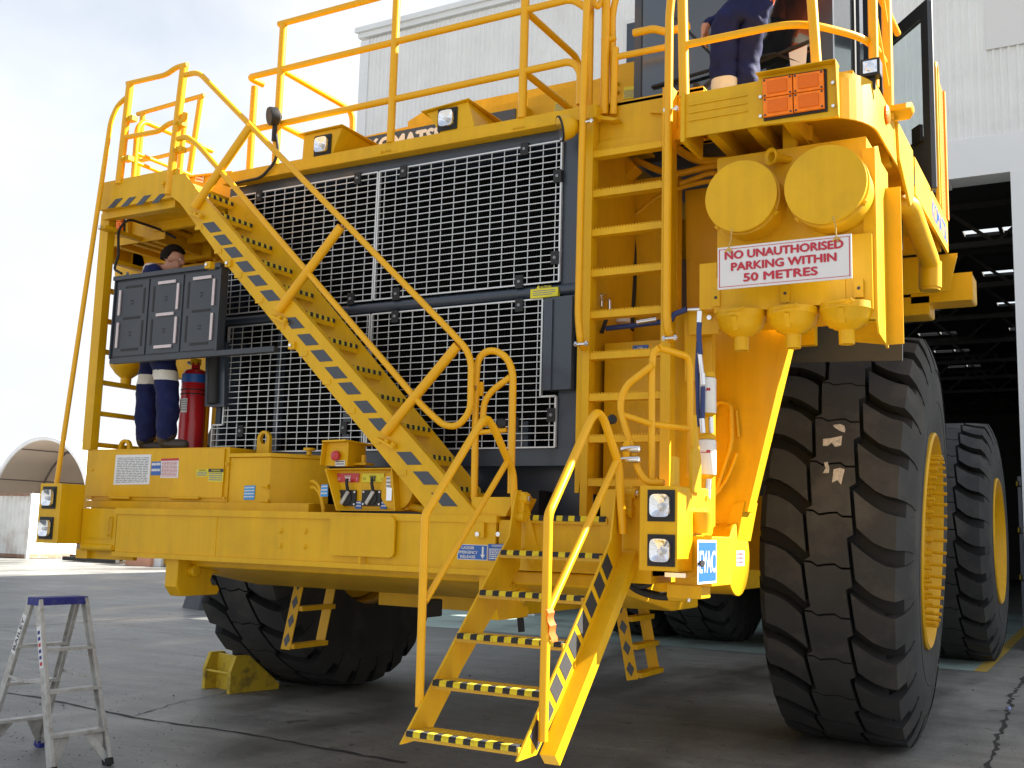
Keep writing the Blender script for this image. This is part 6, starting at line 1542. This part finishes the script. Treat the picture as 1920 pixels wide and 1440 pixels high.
for a, b in (('FL', 'FR'), ('FR', 'FL'), ('RL', 'RR'), ('RR', 'RL')):
    p = onrail(a, .02); q_ = onrail(a, .245).lerp(onrail(b, .245), .34); mb = MB(); mb.bar(p, q_, .05, .005, ALU, up=spd); mb.prism([onrail(a, .245), q_, p.lerp(q_, .35)], spd * .003, ALU); mb.build('knee_brace', sl_)
for s_, a, b in ((1, 'FR', 'RR'), (-1, 'FL', 'RL')):
    p, q_ = onrail(a, .60), onrail(b, .60); mb = MB(); mid = (p + q_) / 2 - ZD * .02; mb.bar(p + wd * s_ * .006, mid + wd * s_ * .006, .004, .022, ALU); mb.bar(mid + wd * s_ * .01, q_ + wd * s_ * .01, .004, .022, ALU); mb.build('spreader', sl_)
t = cen + ZD * HT; mb = MB(); A = wd * .20; Bv = spd * .075
mb.prism([t - A - Bv - ZD * .035, t + A - Bv - ZD * .035, t + A + Bv - ZD * .035, t - A + Bv - ZD * .035], (0, 0, .055), CAPB); mb.build('top_cap', sl_, .008)
for nm in ('RL', 'FL'):
    ft, tt, d, out_, fl = rails[nm]; mb = MB(); fd = fl if fl.dot(FWD) < 0 else -fl
    c = onrail(nm, .83 if nm == 'FL' else .90); nn = -spd * (1 if nm == 'RL' else -1); nn = out_ + Vector((0, 0, 0))
    o0 = c + out_ * .0055; wv_ = fl
    xd = d; yd = out_.cross(d)
    mb.prism([o0 + d * -.15 + fl * .026, o0 + d * .15 + fl * .026, o0 + d * .15 - fl * .026, o0 - d * .15 - fl * .026], out_ * .001, PAPER)
    if nm == 'RL': mb.text('BAILEY', o0 + out_ * .002, d, yd, .034, INK, width=.25, bold=.03)
    else:
        for k in range(6): u = -.13 + k * .045; mb.prism([o0 + out_ * .0015 + d * u + fl * .018, o0 + out_ * .0015 + d * (u + .025) + fl * .018, o0 + out_ * .0015 + d * (u + .025) - fl * .012, o0 + out_ * .0015 + d * u - fl * .012], out_ * .0006, CAPB if k % 3 else REDINK)
    mb.build('sticker', sl_)
# yellow wheel chock
ch = thing('wheel_chock', (-8.15, 8.75, 0), 'scuffed yellow steel chock wedged against the left front tyre', 'wheel chock')
P0 = at(378, 1291, Z=0); P1 = at(430, 1302, Z=0); ax_ = (P1 - P0).normalized(); fw = Vector((-ax_.y, ax_.x, 0)); Wc = (P1 - P0).length; Lc = .62; Hc = at(385, 1222, X=P0.x).z
Hc = min(max(Hc, .38), .50); o0 = P0
mb = MB()
for k in (0, .12, Wc - .05): 
    if k == .12: continue
    mb.prism([o0 + ax_ * k, o0 + ax_ * k + fw * Lc, o0 + ax_ * k + fw * Lc + ZD * .06, o0 + ax_ * k + fw * .22 + ZD * Hc, o0 + ax_ * k + fw * .06 + ZD * Hc, o0 + ax_ * k + ZD * (Hc - .16)], ax_ * .05, CHOCKY)
mb.build('side_plate', ch, .006)
mb = MB(); a = o0 + ax_ * .05; w_ = ax_ * (Wc - .10)
mb.prism([a + fw * .14 + ZD * .0, a + fw * .17, a + fw * .17 + ZD * Hc * .96, a + fw * .14 + ZD * Hc * .96], w_, CHOCKY); mb.prism([a + fw * .18 + ZD * (Hc - .02), a + fw * (Lc - .02) + ZD * .05, a + fw * (Lc - .02) + ZD * .02, a + fw * .18 + ZD * (Hc - .06)], w_, CHOCKY); mb.build('wedge', ch, .004)
mb = MB(); mb.tube([o0 + ax_ * .03 + fw * .02 + ZD * Hc * .52, o0 + ax_ * (Wc - .03) + fw * .02 + ZD * Hc * .52], .014, CHOCKY); mb.build('handle', ch)
# grey block behind the left wheel
c = at(372, 1141, Z=0); mb = MB()
mb.prism([c + Vector((-.35, -.1, 0)), c + Vector((.30, -.30, 0)), c + Vector((.30, -.25, .30)), c + Vector((-.06, -.12, .46)), c + Vector((-.30, -.05, .30))], (.45, .6, .0), CHOCKG)
tag(mb.build('wheel_chock', None, .012), 'dark grey rubber block on the ground beyond the left front tyre', 'wheel chock')
# bottle cap in the crack
c = at(1892, 1331, Z=0); mb = MB(); mb.lathe([(0, .02), (.02, .022), (.035, .018), (.036, 0)], c, (0, 0, 1), mat('pale_blue_plastic', (.35, .42, .75), .3), 14); tag(mb.build('bottle_cap'), 'tiny pale blue bottle cap lying on the cracked concrete at the right', 'litter')

# ================================================================== the shed
SHW = mat('white_cladding', (0.84, 0.85, 0.84), 0.55, vary=0.04, vscale=1.2, dirt=(0.55, 0.54, 0.5), dscale=.7, damt=.2, streak=.03)
TRIM = mat('white_flashing', (0.80, 0.82, 0.83), 0.5, vary=.03, vscale=1.0)
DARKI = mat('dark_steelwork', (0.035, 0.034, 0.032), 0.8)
shed = thing('shed', (-3.0, 20.0, 0), 'tall white corrugated workshop shed with an open dark doorway', 'shed')
YW = 20.0
def cladding(x0, x1, z0, z1):
    mb = MB(); pit = .125; vs = []; x = x0; prof = []
    while x < x1 - 1e-6:
        for dx, dy in ((0, 0), (.055, 0), (.075, -.026), (.105, -.026)):
            if x + dx <= x1: prof.append((x + dx, YW + dy))
        x += pit
    prof.append((x1, YW))
    n = len(prof); mb.add([(a, b, z0) for a, b in prof] + [(a, b, z1) for a, b in prof], [[i, i + 1, n + i + 1, n + i] for i in range(n - 1)], SHW)
    mb.box(x0, x1, YW + .03, YW + .12, z0, z1, DARKI); return mb
m_ = cladding(-15.75, -10.6, 0, 13.75); m_.build('wall', shed); m2 = cladding(-10.6, -1.2, 8.9, 13.7); m2.build('wall', shed); m3 = cladding(-1.2, 16, 0, 13.7); m3.build('wall', shed); m4 = cladding(1.5, 30, 13.75, 16.6); m4.build('wall', shed)  # the last, taller length stands out of view, added to keep sun off the tyres
mb = MB(); mb.box(-15.85, -15.75, YW - .02, 62, 0, 12.6, SHW); mb.box(15.9, 16.06, YW, 62, 0, 13.9, SHW); mb.box(-15.7, 16, 61.9, 62, 0, 13.9, DARKI); mb.build('wall', shed)
mb = MB(); mb.box(-15.92, 16.2, YW - .09, YW + .1, 13.80, 14.0, TRIM); mb.box(-15.98, 16.2, YW - .16, YW - .08, 13.93, 14.06, TRIM); mb.build('gutter', shed, .02)
mb = MB(); mb.box(-15.86, -15.6, YW - .045, YW - .0, 0, 13.72, TRIM); mb.build('corner_flashing', shed)
mb = MB(); mb.box(-10.6, -2.32, YW - .06, YW + .5, 8.20, 8.95, TRIM); mb.box(-2.315, 2.0, YW - .058, YW + .5, 8.24, 8.95, TRIM)
mb.build('door_header', shed, .006)
mb = MB(); mb.box(-1.30, -1.05, YW - .07, YW + .5, 0, 8.24, TRIM); mb.build('door_jamb', shed, .006)
mb = MB(); mb.box(-10.8, -10.55, YW - .07, YW + .5, 0, 8.20, TRIM); mb.build('door_jamb', shed, .006)
mb = MB(); mb.box(-1.62, -.2, YW - .05, YW - .03, 10.57, 11.6, PAPER); mb.build('wall_sign', shed)
mb = MB(); mb.box(-8.75, -7.2, YW - .06, YW - .03, 11.6, 12.7, PAPER); mb.box(-8.65, -7.3, YW - .07, YW - .055, 11.72, 12.6, NAVY); mb.build('window', shed)
# roof sheets with translucent strips left open to the sky
mb = MB(); zr_ = 9.0; rows = (22.3, 26.6, 30.9, 35.1, 39.4, 43.2, 47.2); d_ = .3
hx = ((-5.70, -5.05), (-4.98, -4.45), (-2.78, -2.02), (-1.93, -1.35))
y = YW + .5
for ry in rows:
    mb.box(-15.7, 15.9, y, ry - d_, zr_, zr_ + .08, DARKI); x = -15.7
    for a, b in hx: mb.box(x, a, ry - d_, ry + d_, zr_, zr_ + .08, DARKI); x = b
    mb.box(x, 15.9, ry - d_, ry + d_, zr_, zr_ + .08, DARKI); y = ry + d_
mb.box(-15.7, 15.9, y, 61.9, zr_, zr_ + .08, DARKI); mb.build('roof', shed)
mb = MB()
for y in range(24, 60, 4):
    mb.box(-15.7, 15.9, y, y + .12, 8.0, 8.12, DARKI); mb.box(-15.7, 15.9, y, y + .12, 8.85, 8.98, DARKI)
    for k in range(16): mb.bar((-15.9 + k * 2, y + .06, 8.06), (-14.9 + k * 2, y + .06, 8.9), .07, .07, DARKI); mb.bar((-14.9 + k * 2, y + .06, 8.9), (-13.9 + k * 2, y + .06, 8.06), .07, .07, DARKI)
for x in (-9, -3.6, -.6, 4): mb.box(x, x + .1, 24, 60, 8.6, 8.8, DARKI)
mb.build('roof_truss', shed)
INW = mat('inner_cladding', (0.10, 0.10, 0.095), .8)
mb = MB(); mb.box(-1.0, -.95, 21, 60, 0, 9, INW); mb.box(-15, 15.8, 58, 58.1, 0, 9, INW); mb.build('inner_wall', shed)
# things inside the shed
c = at(1418, 1142, Z=0); jk = thing('trolley_jack', (c.x, c.y, 0), 'dark red trolley jack on the shed floor behind the axle tube', 'jack')
mb = MB(); mb.box(c.x - .5, c.x + .3, c.y, c.y + .4, .12, .42, RED); mb.build('body', jk, .04)
for dx in (-.4, .2):
    mb = MB(); mb.lathe([(-.04, .12), (.04, .12)], (c.x + dx, c.y - .03, .12), (0, 1, 0), BLACK, 18); mb.build('wheel', jk)
c = at(1335, 1142, Z=0); mb = MB(); mb.box(c.x - .9, c.x + .7, c.y, c.y + .6, .7, .78, DARKI); mb.box(c.x - .85, c.x - .75, c.y, c.y + .5, 0, .7, DARKI); mb.box(c.x + .55, c.x + .65, c.y, c.y + .5, 0, .7, DARKI); mb.box(c.x - .6, c.x + .1, c.y + .1, c.y + .4, .78, .95, GREYINK); tag(mb.build('workbench', None, .01), 'dark steel workbench in the shadow of the shed', 'workbench')
c = at(1898, 1040, Y=27); rk = thing('storage_rack', (-1.6, 27, 0), 'dark storage rack with yellow beams just inside the shed door', 'rack')
mb = MB()
for y in (25.5, 28.5):
    for x in (-1.75, -1.1): mb.box(x, x + .07, y, y + .07, 0, 3.2, GREYINK)
mb.build('upright', rk)
for z in (1.0, 2.0, 3.0):
    mb = MB(); mb.box(-1.78, -1.72, 25.5, 28.5, z, z + .1, CHOCKY); mb.box(-1.75, -1.05, 25.5, 28.5, z - .03, z, DARKI); mb.build('shelf', rk)
for z, y, w_ in ((1.0, 25.8, .6), (1.0, 27, .8), (2.0, 26.2, .7)):
    mb = MB(); mb.box(-1.7, -1.15, y, y + w_, z + .0, z + .5, BOARD); mb.build('carton', rk, .01)

# ================================================================== yard behind
CONT = mat('container_white', (0.76, 0.76, 0.73), 0.6, vary=.06, vscale=1.0, dirt=(0.36, 0.22, 0.14), dscale=1.1, damt=.4)
RUST = mat('rusty_edge', (0.30, 0.17, 0.11), 0.8, dirt=(.5, .45, .4), dscale=4, damt=.6)
ct_ = thing('shipping_container', (-45.9, 30.8, 0), 'white rust-streaked shipping container below the arched fabric shelter', 'container')
x1, x0, y0, y1, zt_ = -39.9, -52.0, 29.6, 32.04, 2.72
mb = MB(); prof = []; x = x0
while x < x1:
    for dx, dy in ((0, 0), (.07, 0), (.11, .045), (.19, .045), (.23, 0)): prof.append((min(x + dx, x1), y0 + .02 + dy))
    x += .28
n = len(prof); mb.add([(a, b, .15) for a, b in prof] + [(a, b, zt_ - .1) for a, b in prof], [[i, i + 1, n + i + 1, n + i] for i in range(n - 1)], CONT)
mb.box(x0, x1 - .05, y0 + .08, y1, .14, zt_, CONT); mb.build('body', ct_)
mb = MB(); mb.box(x1 - .05, x1 - .02, y0 + .1, y1 - .1, .2, zt_ - .15, CONT)
for y in (y0 + .45, y0 + .9, y0 + 1.5, y0 + 1.95): mb.tube([(x1 - .01, y, .2), (x1 - .01, y, zt_ - .15)], .022, CONT, n=8)
mb.build('end_door', ct_)
mb = MB()
for y in (y0, y1 - .12): mb.box(x1 - .12, x1 + .01, y, y + .12, 0.0, zt_ + .02, CONT)
mb.box(x1 - .06, x1 + .005, y0 + .12, y1 - .12, zt_ - .12, zt_ + .01, CONT); mb.box(x0, x1 - .12, y0, y0 + .06, zt_ - .1, zt_ + .01, RUST); mb.build('corner_post', ct_, .01)
mb = MB(); mb.box(x0, x1 - .12, y0 - .005, y0 + .06, .02, .17, RUST); mb.box(x1 - .06, x1 + .006, y0 + .12, y1 - .12, .02, .2, RUST); mb.build('bottom_rail', ct_)
# arched fabric shelter
FAB = mat('shelter_fabric', (0.62, 0.54, 0.46), 0.8, vary=.06, vscale=.6); tr_ = FAB.node_tree.nodes.new('ShaderNodeBsdfTranslucent'); tr_.inputs[0].default_value = (.66, .6, .53, 1); mxs = FAB.node_tree.nodes.new('ShaderNodeMixShader'); mxs.inputs[0].default_value = .32; FAB.node_tree.links.new(FAB.node_tree.nodes['Principled BSDF'].outputs[0], mxs.inputs[1]); FAB.node_tree.links.new(tr_.outputs[0], mxs.inputs[2]); FAB.node_tree.links.new(mxs.outputs[0], FAB.node_tree.nodes['Material Output'].inputs[0]); FABW = mat('shelter_edge', (0.75, 0.76, 0.78), 0.5); RIB = mat('shelter_rib', (.16, .13, .12), .7)
ys = 33.0; ap = at(80, 822, Y=ys); l0 = at(0, 876, Y=ys); Ra = 3.55; cx_ = ap.x + .15; cz_ = ap.z - Ra
sh_ = thing('fabric_shelter', (cx_, ys + 5, 0), 'pale arched fabric shelter with dark curved ribs beyond the container', 'shelter')
def arch(r, y): return [(cx_ + r * math.cos(math.pi * k / 40), y, max(0.02, cz_ + r * math.sin(math.pi * k / 40))) for k in range(41)]
def arcp(r, y, off=0.0): return [(cx_ + r, y, 0)] + [(cx_ + r * math.cos(math.pi * k / 40), y, cz_ + r * math.sin(math.pi * k / 40)) for k in range(41)] + [(cx_ - r, y, 0)]
a = arcp(Ra, ys); b = arcp(Ra, ys + 10); n = len(a); a2 = arcp(Ra - .03, ys); b2 = arcp(Ra - .03, ys + 10)
mb = MB(); mb.add(a + b + a2 + b2, [[i, i + 1, n + i + 1, n + i] for i in range(n - 1)] + [[2 * n + i + 1, 2 * n + i, 3 * n + i, 3 * n + i + 1] for i in range(n - 1)] + [[i + 1, i, 2 * n + i, 2 * n + i + 1] for i in range(n - 1)], FAB, True); mb.build('canopy', sh_)
mb = MB(); mb.add(b2, [list(range(n))], FAB); mb.build('back_panel', sh_)
mb = MB(); mb.tube([(p[0], p[1] - .05, p[2]) for p in arcp(Ra, ys)], .10, FABW, n=10); mb.build('front_hem', sh_)
for k in range(1, 4):
    mb = MB(); mb.tube(arcp(Ra - .10, ys + 10 * k / 4), .05, RIB, n=8); mb.build('rib', sh_)
for t in (28, 62, 118, 152):
    mb = MB(); x = cx_ + (Ra - .08) * math.cos(R_(t)); z = cz_ + (Ra - .08) * math.sin(R_(t)); mb.tube([(x, ys, z), (x, ys + 10, z)], .03, RIB, n=6); mb.build('purlin', sh_)
# crates, cartons and pallets in the sunny yard
WOOD = mat('weathered_wood', (0.30, 0.22, 0.15), .85, vary=.2, vscale=6); CARD = mat('orange_board', (0.62, 0.30, 0.19), .7, vary=.05)
def pallet(c, w, d, label):
    mb = MB()
    for k in range(5): mb.box(c.x - w / 2 + k * w / 5, c.x - w / 2 + k * w / 5 + w / 6.5, c.y, c.y + d, .12, .145, WOOD)
    for k in range(3): mb.box(c.x - w / 2, c.x + w / 2, c.y + k * (d - .1) / 2, c.y + k * (d - .1) / 2 + .1, 0, .12, WOOD)
    return tag(mb.build('pallet'), label, 'pallet')
def crate(c, w, d, z0, h, M, name, label, cat, lid=None):
    mb = MB(); mb.box(c.x - w / 2, c.x + w / 2, c.y, c.y + d, z0, z0 + h, M)
    for k in (0, 1): mb.box(c.x - w / 2 - .01, c.x + w / 2 + .01, c.y - .012, c.y, z0 + k * (h - .08), z0 + k * (h - .08) + .08, lid or M)
    return tag(mb.build(name, None, .01), label, cat)
c = at(258, 1061, Z=0); crate(c, 1.35, 1.0, .0, .95, CARD, 'crate', 'pinkish orange crate standing in the sunlit yard left of the tow hook', 'crate')
c = at(292, 1062.5, Z=0); crate(c, .5, .7, .0, .95, PAPER, 'carton', 'narrow white carton between the orange crate and the dark cabinet', 'carton')
c = at(308, 1063, Z=0); pallet(c, 1.1, .9, 'low wooden pallet under the dark brown cabinet in the yard')
c2 = Vector((c.x, c.y + .1, 0)); crate(c2, .55, .6, .146, .85, mat('dark_brown_board', (.10, .07, .055), .7), 'cabinet', 'dark brown cabinet on a low pallet in the sunlit yard', 'cabinet')
c = at(330, 1063.5, Z=0); crate(c, .8, .7, .0, .95, PAPER, 'carton', 'wide white carton right of the dark brown cabinet', 'carton')
c = at(170, 1055, Z=0); mb = MB()
for k in range(4): mb.bar((c.x - 1.6, c.y + k * .35, .12 + .06 * k), (c.x + 1.3, c.y + .2 + k * .35, .12 + .05 * k), .2, .16, DARKI)
tag(mb.build('steel_offcuts'), 'dark pile of steel sections lying beside the white container', 'scrap steel')
c = at(175, 1048, Z=0); crate(Vector((c.x, c.y + 2, 0)), 2.2, 1, 0, .8, mat('grey_green_board', (.18, .21, .21), .6), 'crate', 'low grey green crate behind the pile of steel sections', 'crate')
c = at(212, 1056, Z=0); crate(c, .5, .5, 0, .28, mat('tan_board', (.62, .46, .25), .7), 'carton', 'small tan carton on the ground by the steel pile', 'carton')
bpy.context.view_layer.update()
